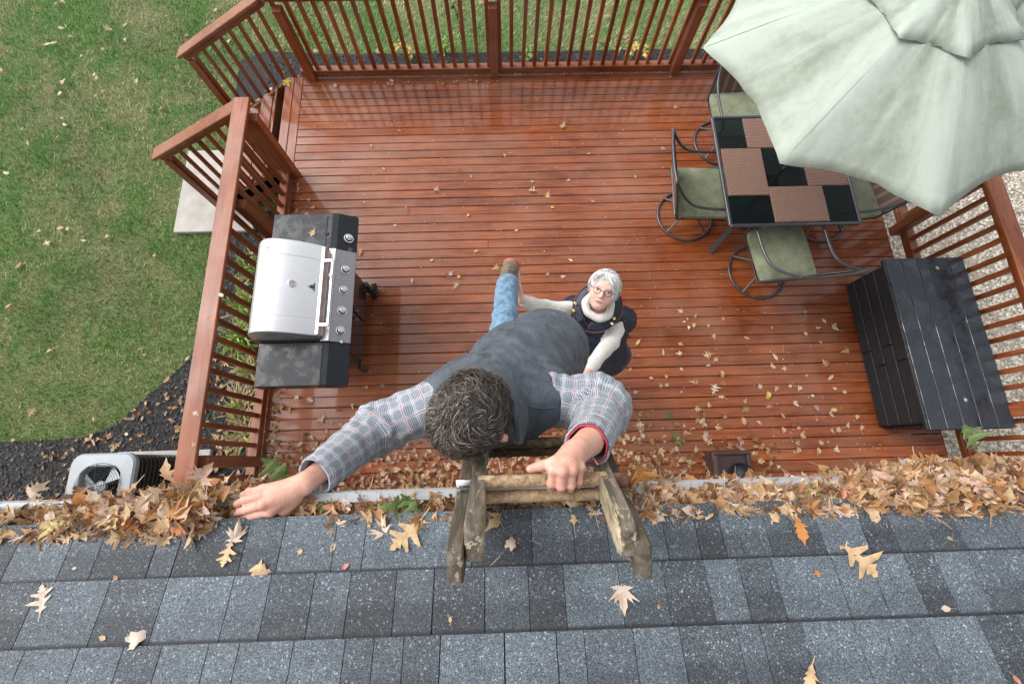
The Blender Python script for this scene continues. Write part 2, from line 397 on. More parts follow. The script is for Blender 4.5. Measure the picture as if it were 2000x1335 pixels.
# stairs
st = thing('deck_stairs', 'short flight of red wooden steps down to the concrete pad', 'stairs'); 
for k in range(3):
    z = -.19*(k+1); x = DX0-.30-.27*k-.02
    for j in range(2): MB().box((x-.06-.125*j, 3.80, z-.013), (.118, 1.16, .026), b=.004).obj('tread', M['deckY'], st)
    MB().box((x+.0, 3.80, z+.08), (.02, 1.14, .15), b=.002).obj('riser', M['deckY'], st)
for y in (3.2, 4.4):
    s_ = MB(); s_.beam((DX0-.22, y, -.16), (DX0-1.12, y, -.72), .04, .24); s_.obj('stringer', M['railX'], st)

# ------------------------------------------------------------------ railings
def baluster_mesh(h): return MB().box((0, 0, h/2), (.040, .040, h), b=.003).mesh('baluster', M['railZ'])
BAL = {}
def railing(name, label, p0, p1, caps, posts, inner, nb, z0=.03, z1=.88, capw=.145, skip=()):
    """p0->p1 line of the railing; inner = unit vector towards the deck"""
    t = thing(name, label, 'railing', p0); t.matrix_world = Matrix.Translation(p0)
    P0 = Vector(p0); P1 = Vector(p1); d = (P1-P0); L = d.length; u = d.normalized(); ax = 'railX'
    rz = math.atan2(u.y, u.x); inn = Vector(inner)
    def part(nm, mb, mat): o = mb.obj(nm, mat, t); o.rotation_euler = (0, 0, rz); return o
    part('top_cap', MB().box((L/2+(caps[1]-caps[0])/2, 0, z1+.052), (L+caps[0]+caps[1], capw, .036), b=.006), M['railX'])
    part('upper_rail', MB().box((L/2, 0, z1+.0), (L, .04, .066), b=.004), M['railX'])
    part('bottom_rail', MB().box((L/2, .0, .075), (L, .085, .036), b=.004), M['railX'])
    ins = (Matrix.Rotation(-rz, 3, 'Z') @ inn)
    part('toe_board', MB().box((L/2, ins.y*.024, .03), (L, .03, .052), b=.004), M['railX'])
    for s in posts:
        pm = MB().box((s, ins.y*.062, .41), (.092, .092, .90), b=.006); part('post', pm, M['railZ'])
    if 'b' not in BAL: BAL['b'] = baluster_mesh(z1-.08)
    for k in range(nb):
        s = L*(k+.5)/nb
        if any(abs(s-q) < .03 for q in skip): continue
        loc = Matrix.Rotation(rz, 3, 'Z') @ Vector((s+random.uniform(-.004, .004), -ins.y*.0, .085))
        b = link('baluster', BAL['b'], t, loc); b.rotation_euler = (random.uniform(-.008, .008), random.uniform(-.008, .008), rz)
    return t
# back railing: three bays
railing('deck_railing', 'long back railing of the red deck, in front of the lawn', (-2.30, 4.475, 0), (4.22, 4.475, 0), (.06, .06), [.115, 2.262, 4.385, 6.45], (0, -1, 0), 49, z1=.915)
railing('deck_railing', 'left side railing of the red deck, behind the grill', (-2.335, -.14, 0), (-2.335, 3.16, 0), (.02, .10), [.20, 2.36, 3.26], (1, 0, 0), 24)
railing('deck_railing', 'right side railing of the red deck, behind the black storage box', (4.31, -.14, 0), (4.31, 4.40, 0), (.02, .0), [.42, 2.42, 4.3], (-1, 0, 0), 33)
# stair railings
def stair_rail(label, y, x0, z0, x1, z1, nb, postx):
    t = thing('stair_railing', label, 'railing', (x0, y, 0)); t.matrix_world = Matrix.Identity(4)
    MB().beam((x0, y, z0), (x1, y, z1), .145, .036, b=.006).obj('top_cap', M['railX'], t)
    MB().beam((x0, y, z0-.055), (x1+.03, y, z1-.055), .04, .066).obj('upper_rail', M['railX'], t)
    sl_ = (z1-z0)/(x1-x0)
    MB().beam((x0, y, z0-1.0), (x1+.12, y, z0-1.0+sl_*(x1+.12-x0)), .04, .12).obj('lower_rail', M['railX'], t)
    MB().box((postx, y, (GZ+z1)/2-.03), (.092, .092, z1-GZ-.08), b=.006).obj('post', M['railZ'], t)
    for k in range(nb):
        x = x0+(postx-x0)*(k+.6)/nb; zt = z0-.07+sl_*(x-x0)
        MB().box((x, y, zt-.45), (.036, .036, .92)).obj('baluster', M['railZ'], t)
    return t
stair_rail('near sloping stair handrail running down from the left deck railing', 3.20, -2.38, .915, -3.62, .27, 8, -3.52)
stair_rail('far sloping stair handrail running down from the back deck railing', 4.50, -2.34, .915, -3.56, .29, 8, -3.46)

# ------------------------------------------------------------------ house: wall, roof, shingles, gutter
house = thing('house', 'house edge with grey shingled roof and white gutter in the foreground', 'house')
wb = MB()
for k in range(33): wb.box((0, -.46, GZ+.06+k*.12), (16, .02, .114), (-.09, 0, 0), b=.002)
wb.box((0, -.60, 1.15), (16, .2, 3.9)); wall = wb.obj('wall', M['siding'], house)
MB().box((0, -.33, 3.075), (16, .28, .012)).obj('soffit', M['soffit'], house)
MB().box((0, -.195, 3.125), (16, .02, .13)).obj('fascia', M['white_paint'], house)
SLP = .333; SA = math.atan(SLP); E0 = Vector((0, -.121, 3.192))
US = Vector((0, -cos(SA), sin(SA))); NS = Vector((0, sin(SA), cos(SA)))
roof_m = MB(); c0 = E0-NS*.012
roof_m.beam(c0+US*.01+Vector((0, 0, -.008)), c0+US*4+Vector((0, 0, -.008)), 16, .014)
roof = roof_m.obj('roof', M['dark_inside'], house)
def mat_shingle(name, base, flecks, band):
    k = NT(name); wc = k.coord('World'); ob = k.coord('Object', rnd=True)
    v = k.vor(wc, 680, 'Color'); f = k.n('ShaderNodeSeparateColor'); k.l(v, f.inputs[0])
    v2 = k.vor(wc, 330, 'Color'); f2 = k.n('ShaderNodeSeparateColor'); k.l(v2, f2.inputs[0])
    g = k.ramp(f.outputs[0], [(0, tuple(c*.25 for c in base)), (.45, base), (.80-flecks, tuple(c*1.7 for c in base)), (.97-flecks*.6, (.17, .20, .23)), (1, (.26, .30, .33))])
    g = k.mix(k.ramp(f2.outputs[1], [(.965, 0.), (.98, .6)]), g, (.38, .42, .46))
    dn = k.noise(wc, 9, 5, .65); g = k.mix(1., g, k.ramp(dn, [(.3, (.72, .72, .74)), (.7, (1.15, 1.15, 1.13))]), 'MULTIPLY')
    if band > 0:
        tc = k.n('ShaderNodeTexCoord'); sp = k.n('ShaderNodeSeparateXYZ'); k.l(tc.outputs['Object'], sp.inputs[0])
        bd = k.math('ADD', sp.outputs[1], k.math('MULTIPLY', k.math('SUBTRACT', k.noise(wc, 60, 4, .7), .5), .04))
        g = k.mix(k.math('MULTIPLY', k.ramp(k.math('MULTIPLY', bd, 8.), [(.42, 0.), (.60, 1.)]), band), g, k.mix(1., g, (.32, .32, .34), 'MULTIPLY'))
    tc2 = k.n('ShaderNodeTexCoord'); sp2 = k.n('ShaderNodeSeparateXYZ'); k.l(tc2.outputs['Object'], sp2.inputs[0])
    ln = k.math('ADD', sp2.outputs[1], k.math('MULTIPLY', k.math('SUBTRACT', k.noise(wc, 120, 3, .7), .5), .006)); g = k.mix(k.ramp(k.math('MULTIPLY', ln, 8.), [(.895, 0.), (.93, .85)]), g, (.010, .011, .013))  # course shadow put into the colour: printed near-black line at the upslope end
    rr = k.ramp(k.rand(), [(0, .90), (1, 1.10)]); g = k.mix(1., g, rr, 'MULTIPLY')
    k.set(Base_Color=g, Roughness=.6, Specular_IOR_Level=.45)
    k.bump(k.vor(wc, 680), .6, .0015); return k.m
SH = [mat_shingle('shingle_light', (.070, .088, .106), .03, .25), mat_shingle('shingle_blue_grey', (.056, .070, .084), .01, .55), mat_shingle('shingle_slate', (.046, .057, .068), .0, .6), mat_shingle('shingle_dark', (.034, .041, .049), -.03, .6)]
def roof_x(px, py):
    q = ray(px, py); t = (E0.z+SLP*E0.y-HCAM)/(q.z+SLP*q.y); p = Vector((0, 0, HCAM))+q*t
    return p.x
EX = .1195
joints = [[(164, 1024), (320, 1037), (371, 1021), (562, 1021), (720, 1015), (1036, 1003), (1180, 1005), (1346, 990), (1481, 996), (1655, 974), (1709, 972), (1829, 964), (1985, 955)],
          [(93, 1130), (336, 1130), (534, 1128), (689, 1122), (850, 1112), (948, 1110), (1098, 1105), (1289, 1098), (1434, 1090), (1615, 1082), (1685, 1078), (1809, 1070), (1978, 1060)],
          [(67, 1252), (254, 1250), (418, 1245), (581, 1240), (735, 1238), (862, 1235), (985, 1230), (1085, 1228), (1232, 1222), (1430, 1215), (1557, 1208), (1709, 1198), (1889, 1185)]]
rr = random.Random(3)
def shingle(x0, x1, c, mat, exp=EX, gl=.0015, gr=.0015):
    w = x1-x0-gl-gr; L = exp+.035
    m = MB(); m.box((0, L/2, 0), (w, L, .0060), b=.0004)
    o = m.obj('shingle', mat, roof)
    base = E0+US*(c-.004)+NS*.008
    rot = Matrix((Vector((1, 0, 0)), US, Vector((1, 0, 0)).cross(US))).transposed()
    if rot.col[2].dot(NS) < 0: rot = Matrix((Vector((-1, 0, 0)), US, NS)).transposed()
    tilt = Matrix.Rotation(.052+rr.uniform(-.006, .006), 3, Vector((1, 0, 0)))
    mt = Matrix((rot.col[0], US, NS)).transposed() @ Matrix.Rotation(-.05, 3, 'X')
    o.matrix_world = Matrix.Translation(base+Vector(((x0+x1)/2, 0, 0))) @ mt.to_4x4()
    return o
off = [-.0055, .114, .2345]
for ci in range(9):
    c = off[ci] if ci < 3 else .2345+EX*(ci-2)
    if ci < 3:
        xs = sorted(roof_x(*j) for j in joints[ci]); a = xs[0]
        while a > -1.75: a -= rr.uniform(.17, .24); xs.insert(0, a)
        a = xs[-1]
        while a < 1.75: a += rr.uniform(.17, .24); xs.append(a)
    else:
        xs = [-1.8+rr.uniform(0, .1)]
        while xs[-1] < 1.75: xs.append(xs[-1]+rr.choice([.10, .19, .22, .25]))
    last = 0
    for a, b in zip(xs, xs[1:]):
        wd = b-a
        if wd > .13:
            s = a+wd*rr.choice([.36, .45, .55, .64]); pcs = [(a, s), (s, b)]
        else: pcs = [(a, b)]
        for j, (p, q) in enumerate(pcs):
            mi = rr.choice([0, 0, 1, 2, 2, 3]) if last != 3 else rr.choice([0, 1, 1])
            if mi == last and mi != 0: mi = (mi+2) % 4
            last = mi
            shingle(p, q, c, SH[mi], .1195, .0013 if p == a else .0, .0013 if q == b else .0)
# wide plain courses beyond the pieces that can be told apart
fb = MB()
for ci in range(28):
    c = (off[ci] if ci < 3 else .2345+EX*(ci-2))
    for sx in (-1, 1):
        base = E0+US*(c+.06)+NS*.006; x = sx*4.9
        fb.box(base+Vector((x, 0, 0)), (6.0, .15, .004), Matrix((Vector((1, 0, 0)), US, NS)).transposed() @ Matrix.Rotation(-.05, 3, 'X'))
    if ci >= 9: fb.box(E0+US*(c+.06)+NS*.006, (3.8, .15, .004), Matrix((Vector((1, 0, 0)), US, NS)).transposed() @ Matrix.Rotation(-.05, 3, 'X'))
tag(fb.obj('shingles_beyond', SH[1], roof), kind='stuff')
# gutter: one U profile with a rolled lip
prof = [(-.186, 3.175), (-.184, 3.175), (-.184, 3.075), (-.085, 3.075), (-.066, 3.12), (-.066, 3.158), (-.082, 3.162), (-.086, 3.157), (-.088, 3.163), (-.084, 3.170), (-.062, 3.168), (-.058, 3.160), (-.060, 3.118), (-.082, 3.070), (-.186, 3.070)]
gm = MB(); n = len(prof); vs = [(x, y, z) for x in (-8, 8) for y, z in prof]
gm.add(vs, [(i, (i+1) % n, n+(i+1) % n, n+i) for i in range(n)])
gut = gm.obj('gutter', M['white_paint'], house)
dm = MB(); dm.box((0, -.132, 3.118), (16, .09, .05), b=.004); dm.obj('leaf_mould', M['dark_inside'], gut)

# ------------------------------------------------------------------ grill
gr = thing('gas_grill', 'large black and stainless gas grill with closed lid against the left railing', 'grill', (-1.66, 1.34, 0)); gr.matrix_world = Matrix.Identity(4)
GX0, GX1 = -1.94, -1.395
cb = MB(); cb.box((-1.66, 1.345, .43), (.555, .80, .66), b=.01); cab = cb.obj('cabinet', M['black_metal'], gr)
for k in range(2):
    d_ = MB().box((-1.375, 1.15+.39*k, .43), (.02, .375, .60), b=.006).obj('door', simple('maroon_black_door_%d' % k, (.035, .022, .024), .22, 0, .1, 9, .02, .5), gr)
    MB().tube([(-1.37, 1.30+.09*k, .60), (-1.345, 1.30+.09*k, .60), (-1.345, 1.30+.09*k, .36), (-1.37, 1.30+.09*k, .36)], .006, 6).obj('handle', M['chrome'], d_)
lg = MB()
for (x, y) in ((-1.90, .96), (-1.90, 1.73), (-1.375, .90), (-1.375, 1.73)):
    MB().box((x, y, .09), (.05, .05, .18), b=.005).obj('leg', M['black_metal'], gr)
MB().beam((-1.375, .88, .03), (-1.385, .99, .42), .02, .02).obj('brace', M['black_metal'], gr)
for y in (1.70, ):
    for x in (-1.335, -1.93):
        w = MB(); w.lathe([(0.0, -.022), (.062, -.022), (.078, -.016), (.078, .016), (.062, .022), (0.0, .022)], 26, Matrix.Rotation(pi/2, 3, 'Y'), (x+.03, y-.01, .08))
        wh = w.obj('wheel', M['black_plastic'], gr, 40)
        hb = MB(); hb.lathe([(.0, -.03), (.02, -.03), (.024, 0), (.02, .03), (0, .03)], 14, Matrix.Rotation(pi/2, 3, 'Y'), (x+.03, y-.01, .08))
        for q in range(6):
            an = q*pi/3; hb.beam((x+.055, y-.01, .08), (x+.055, y-.01+.062*cos(an), .08+.062*sin(an)), .012, .006, up=(1, 0, 0))
        hb.obj('hub', M['charcoal_tube'], wh, 40)
        MB().tube([(x-.06, y-.01, .08), (x+.06, y-.01, .08)], .011, 8).obj('axle', M['black_metal'], gr)
# side shelves with a slanted front face
def shelf(y0, y1, nm):
    pr = [(GX0, .885), (GX1-.05, .885), (GX1, .878), (-1.255, .800), (-1.262, .765), (-1.31, .755), (GX0, .80)]
    m = MB(); n = len(pr); c = .02
    def ring(y, ins): 
        cx, cz = -1.6, .83
        return [(x+(cx-x)*ins*.05, y, z+(cz-z)*ins) for x, z in pr]
    rs = [ring(y0, .12), ring(y0+.008, 0), ring(y1-.008, 0), ring(y1, .12)]
    vs = [v for r_ in rs for v in r_]; fs = []
    for i in range(3):
        for k in range(n): fs.append((i*n+k, (i+1)*n+k, (i+1)*n+(k+1) % n, i*n+(k+1) % n))
    fs.append(tuple(range(n))); fs.append(tuple(3*n+k for k in range(n))[::-1]); m.add(vs, fs)
    return m.obj(nm, M['wet_black'], gr)
s1 = shelf(.600, .955, 'side_shelf'); s2 = shelf(1.755, 2.095, 'side_shelf')
MB().box((-1.44, .777, .8858), (.004, .35, .004), b=.001).obj('shelf_seam', M['black_plastic'], s1)
lid = MB(); lid.box((-1.665, 1.925, .8875), (.36, .285, .006), b=.002); lid.obj('burner_lid', M['wet_black'], s2)
MB().lathe([(0, 0), (.018, 0), (.018, .004), (0, .004)], 16, None, (-1.485, 1.90, .889)).obj('finger_notch', M['black_plastic'], s2)
# stainless front panel with knobs
pn = Vector((-1.255, 0, .800))-Vector((-1.392, 0, .882)); pdir = pn.normalized(); pnm = Vector((-pdir.z, 0, pdir.x)); pnm = pnm if pnm.z > 0 else -pnm
pm_ = Matrix((pdir, Vector((0, 1, 0)), pnm)).transposed()
if pm_.determinant() < 0: pm_ = Matrix((pdir, Vector((0, -1, 0)), pnm)).transposed()
pc = Vector((-1.3235, 1.355, .843))
panel = MB().box(pc, (.165, .80, .012), pm_, b=.003).obj('control_panel', M['steel_dark'], gr)
tr_ = MB(); tr_.box((-1.425, 1.355, .893), (.07, .80, .02), b=.006); tr_.obj('front_rail', M['steel'], gr)
def knob(c, par, s=1.):
    k = MB(); k.lathe([(0, 0), (.026*s, 0), (.027*s, .006), (.022*s, .009), (0.017*s, .010), (.016*s, .026), (.012*s, .028), (0, .028)], 22, pm_, c)
    o = k.obj('knob', M['chrome'], par, 40)
    MB().box(Vector(c)+pnm*.030, (.034*s, .011*s, .014), pm_, b=.003).obj('knob_grip', M['steel'], o)
    bz = MB(); bz.lathe([(.019*s, .0065), (.0215*s, .0065), (.0215*s, .010), (.019*s, .010)], 22, pm_, c); bz.obj('knob_ring', M['black_plastic'], o)
    return o
def on_panel(px, py, lift=.007):
    q = ray(px, py); o = pc+pnm*lift; t = (o-Vector((0, 0, HCAM))).dot(pnm)/q.dot(pnm); return Vector((0, 0, HCAM))+q*t
for (x, y) in ((675, 527), (671, 567), (668, 607), (665, 646)): knob(on_panel(x, y), panel, 1.4)
knob(on_panel(681, 466, .004), s2, 1.5)
ig = MB(); ig.lathe([(0, 0), (.014, 0), (.013, .008), (.006, .012), (0, .012)], 16, pm_, on_panel(667, 668)); ig.obj('ignition_button', M['chrome'], panel, 40)
plate = MB().box(on_panel(685, 488, .001), (.03, .035, .003), pm_, b=.001).obj('warning_plate', M['charcoal_tube'], s2)
# hood: curved lid
HY0, HY1 = .975, 1.735
def hood_prof(ins=0.):
    P = []
    for k in range(17):
        a = pi*(.02+.70*k/16); P.append((-1.665-.305*cos(pi-a)*-1 if 0 else -1.675-(.30-ins)*cos(a), .905+(.245-ins)*sin(a)**.9))
    return P
pf = []
for k in range(19):
    t = k/18; a = pi*(.0+.5*min(1, t*1.6)) if t < .625 else None
    if t < .625: pf.append((-1.985+.15*(1-cos(a)) if False else -1.985+.19*(1-cos(a)), .90+.235*sin(a)))
    else:
        u = (t-.625)/.375; pf.append((-1.795+.345*u, 1.135-.155*u**1.6))
pf.append((-1.447, .935))
def hood_mesh():
    m = MB(); n = len(pf); ny = 6; ys = [HY0, HY0+.004, HY0+.012, HY1-.012, HY1-.004, HY1]; ins = [.022, .006, 0, 0, .006, .022]
    for y, i_ in zip(ys, ins):
        m.v += [(-1.70+(x+1.70)*(1-i_*1.5), y, .90+(z-.90)*(1-i_*1.5)) for x, z in pf]
    for i in range(len(ys)-1):
        for k in range(n-1): m.f.append((i*n+k, i*n+k+1, (i+1)*n+k+1, (i+1)*n+k)); m.m.append(0)
    m.f.append(tuple(range(n))[::-1]); m.m.append(0); m.f.append(tuple((len(ys)-1)*n+k for k in range(n))); m.m.append(0)
    return m
hood = hood_mesh().obj('hood', M['steel'], gr, 35)
# pressed ribs near both ends
def hood_pt(t):
    n = len(pf)-2; i = min(int(t*n), n-1); f_ = t*n-i; return Vector((pf[i][0]*(1-f_)+pf[i+1][0]*f_, 0, pf[i][1]*(1-f_)+pf[i+1][1]*f_))
for y in (HY0+.135, HY1-.13):
    MB().tube([hood_pt(.50+.48*k/10)+Vector((0, y, .000)) for k in range(11)], .003, 6).obj('hood_rib', M['steel'], hood, 60)
ends = MB()
for y in (HY0-.006, HY1+.006): ends.box((-1.69, y, .905), (.50, .012, .06), b=.004)
ends.obj('hood_end', M['charcoal_tube'], hood)
fb_ = MB(); fb_.box((-1.69, 1.355, .85), (.52, .79, .09), b=.01); fb_.obj('firebox', M['black_metal'], gr)
MB().box((-1.455, 1.355, .955), (.045, .74, .07), (0, -.2, 0), b=.004).obj('hood_front', M['steel'], hood)
hb = MB()
for y in (1.06, 1.60): hb.box((-1.415, y, .985), (.10, .028, .022), b=.004)
hb.box((-1.372, 1.33, .985), (.022, .568, .022), b=.005); hb.obj('hood_handle', M['chrome'], hood)
def on_hood(px, py):
    best = None; q = ray(px, py)
    for k in range(201):
        p = hood_pt(k/200); t = (p.z-HCAM)/q.z; w_ = Vector((0, 0, HCAM))+q*t; e = abs(w_.x-p.x)
        if best is None or e < best[0]: best = (e, Vector((p.x, w_.y, p.z)), k/200)
    p = best[1]; n_ = hood_pt(min(1, best[2]+.02))-hood_pt(max(0, best[2]-.02)); n_.normalize(); nn = Vector((-n_.z, 0, n_.x)); nn = nn if nn.z > 0 else -nn
    return p, Matrix((n_, nn.cross(n_), nn)).transposed()
p_, m_ = on_hood(571, 553); g = MB(); g.lathe([(0, 0), (.030, 0), (.031, .008), (.027, .010), (0, .010)], 26, m_, p_); ga = g.obj('thermometer', M['chrome'], hood, 40)
gd = MB(); gd.lathe([(0, .0101), (.024, .0101), (.024, .0112), (0, .0112)], 26, m_, p_); gd.obj('dial', simple('dial_face', (.30, .30, .32), .4, 0, .5, 180, 0), ga)
nd = MB(); nd.box(p_+m_ @ Vector((.004, .006, .0118)), (.02, .002, .001), m_ @ Matrix.Rotation(.8, 3, 'Z')); nd.obj('needle', M['black_plastic'], ga)
p_, m_ = on_hood(611, 560); lb = MB(); lb.box(p_+m_ @ Vector((.010, 0, .002)), (.012, .066, .004), m_, b=.001); lb.lathe([(0, 0), (.020, 0), (.018, .004), (0, .004)], 5, m_, p_+m_ @ Vector((-.006, 0, 0))); lb.tube([p_+m_ @ Vector((-.034, 0, .003)), p_+m_ @ Vector((-.012, 0, .004))], .003, 6); lb.obj('emblem', M['charcoal_tube'], hood)

# ------------------------------------------------------------------ patio table with four woven panels round a glass middle
def mat_woven():
    k = NT('brown_woven_panel'); co = k.coord('World', (1, 1, 1), rot=(0, 0, .62))
    s_ = k.n('ShaderNodeSeparateXYZ'); k.l(co, s_.inputs[0])
    a = k.math('SINE', k.math('MULTIPLY', s_.outputs[0], 210.)); b = k.math('SINE', k.math('MULTIPLY', s_.outputs[1], 330.)); h = k.math('MULTIPLY', a, b)
    n = k.noise(k.coord('World'), 60, 3)
    c = k.ramp(h, [(.0, (.13, .062, .042)), (.5, (.24, .128, .090)), (.95, (.42, .275, .21))]); c = k.mix(.25, c, k.ramp(n, [(.3, (.13, .068, .046)), (.7, (.32, .20, .15))]))
    k.set(Base_Color=c, Roughness=.45); k.bump(h, .8, .003); return k.m
def mat_glass(name, tint):
    k = NT(name); tr = k.n('ShaderNodeBsdfTransparent'); tr.inputs[0].default_value = (*tint, 1); gl = k.n('ShaderNodeBsdfGlossy'); gl.inputs['Roughness'].default_value = .03
    fr = k.n('ShaderNodeFresnel'); fr.inputs[0].default_value = 1.22; mx = k.n('ShaderNodeMixShader'); k.l(fr.outputs[0], mx.inputs[0]); k.l(tr.outputs[0], mx.inputs[1]); k.l(gl.outputs[0], mx.inputs[2])
    df = k.n('ShaderNodeBsdfDiffuse'); df.inputs[0].default_value = (.02, .03, .03, 1); m2 = k.n('ShaderNodeMixShader'); m2.inputs[0].default_value = .25
    k.l(mx.outputs[0], m2.inputs[1]); k.l(df.outputs[0], m2.inputs[2]); k.l(m2.outputs[0], k.o.inputs[0]); return k.m
M['woven'] = mat_woven(); M['tglass'] = mat_glass('dark_tinted_glass', (.26, .31, .31))
TX0, TX1, TY0, TY1, TZ = 2.06, 3.24, 1.985, 3.145, .72
tb = thing('patio_table', 'square black patio table with brown woven panels and dark glass under the umbrella', 'table', (2.65, 2.565, 0)); tb.matrix_world = Matrix.Identity(4)
fm = MB()
for (p, q) in (((TX0, TY0), (TX1, TY0)), ((TX1, TY0), (TX1, TY1)), ((TX1, TY1), (TX0, TY1)), ((TX0, TY1), (TX0, TY0))):
    fm.beam((*p, TZ-.012), (*q, TZ-.012), .030, .03, b=.006)
fm.obj('frame', M['charcoal_tube'], tb)
WL = [((2.085, 2.285), (2.465, 2.79)), ((2.465, 2.005), (2.965, 2.372)), ((2.84, 2.372), (3.218, 2.85)), ((2.345, 2.79), (2.84, 3.125))]
for (a, b) in WL: MB().box(((a[0]+b[0])/2, (a[1]+b[1])/2, TZ-.002), (b[0]-a[0]-.004, b[1]-a[1]-.004, .012), b=.003).obj('woven_panel', M['woven'], tb)
for (a, b) in [((2.075, 2.0), (2.463, 2.283)), ((2.967, 2.0), (3.225, 2.370)), ((2.842, 2.852), (3.225, 3.13)), ((2.075, 2.792), (2.343, 3.13)), ((2.467, 2.374), (2.838, 2.788))]:
    MB().box(((a[0]+b[0])/2, (a[1]+b[1])/2, TZ-.004), (b[0]-a[0], b[1]-a[1], .007), b=.001).obj('glass_pane', M['tglass'], tb)
for (sx, sy) in ((-1, -1), (1, -1), (1, 1), (-1, 1)):
    MB().beam((2.65+sx*.10, 2.565+sy*.10, .66), (2.65+sx*.46, 2.565+sy*.50, .01), .05, .025, b=.004).obj('leg', M['charcoal_tube'], tb)
MB().tube([(2.65+.16*cos(2*pi*k/20), 2.565+.16*sin(2*pi*k/20), .45) for k in range(20)], .012, 6, True).obj('leg_ring', M['charcoal_tube'], tb, 60)
MB().box((2.65, 2.565, .675), (.34, .34, .03), b=.005).obj('hub_plate', M['charcoal_tube'], tb)
ub_ = MB(); ub_.lathe([(0, 0), (.23, 0), (.235, .02), (.10, .06), (.035, .09), (.03, .30), (0, .30)], 28, None, (2.65, 2.565, 0)); 
tag(ub_.obj('umbrella_base', M['charcoal_tube'], None, 40), 'round dark weight holding the umbrella pole under the glass table', 'umbrella base')

# ------------------------------------------------------------------ swivel chairs
def mat_cushion():
    k = NT('damp_sage_cushion'); co = k.coord('Object'); n = k.noise(co, 7, 6, .7); w = k.noise(co, 260, 2)
    c = k.ramp(n, [(.3, (.085, .095, .055)), (.5, (.17, .19, .115)), (.7, (.24, .26, .17))]); k.set(Base_Color=c, Roughness=.85, Sheen_Weight=.2); k.bump(k.math('ADD', n, k.math('MULTIPLY', w, .2)), .4, .004); return k.m
M['cushion'] = mat_cushion()
def mat_sling():
    k = NT('brown_sling_fabric'); co = k.coord('Object'); s_ = k.n('ShaderNodeSeparateXYZ'); k.l(co, s_.inputs[0])
    w = k.math('SINE', k.math('MULTIPLY', s_.outputs[0], 60.)); k.set(Base_Color=k.ramp(w, [(.2, (.10, .06, .048)), (.8, (.20, .135, .11))]), Roughness=.7); k.bump(k.noise(co, 300, 2), .3, .002); return k.m
M['sling'] = mat_sling()
def pillow(m, c, d, puff=.022, nx=10, ny=10, rim=.02):
    """puffy cushion with a piped edge"""
    hx, hy, hz = d[0]/2, d[1]/2, d[2]/2; top = []; 
    for sgn in (1, -1):
        base = len(m.v)
        for j in range(ny+1):
            for i in range(nx+1):
                u = -1+2*i/nx; v = -1+2*j/ny
                r = (1-abs(u)**6)*(1-abs(v)**6)
                z = hz*(.55+.45*r**.5)+puff*max(0, (1-u*u)*(1-v*v))
                cr = 1-.03*(abs(u*v))**3
                m.v.append((c[0]+u*hx*cr, c[1]+v*hy*cr, c[2]+sgn*z))
        for j in range(ny):
            for i in range(nx):
                q = (base+j*(nx+1)+i, base+j*(nx+1)+i+1, base+(j+1)*(nx+1)+i+1, base+(j+1)*(nx+1)+i)
                m.f.append(q if sgn > 0 else q[::-1]); m.m.append(0)
        top.append(base)
    n1 = nx+1
    ring = [i for i in range(n1)]+[j*n1+nx for j in range(1, ny+1)]+[ny*n1+i for i in range(nx-1, -1, -1)]+[j*n1 for j in range(ny-1, 0, -1)]
    for a, b in zip(ring, ring[1:]+ring[:1]): m.f.append((top[0]+a, top[1]+a, top[1]+b, top[0]+b)); m.m.append(0)
    return m
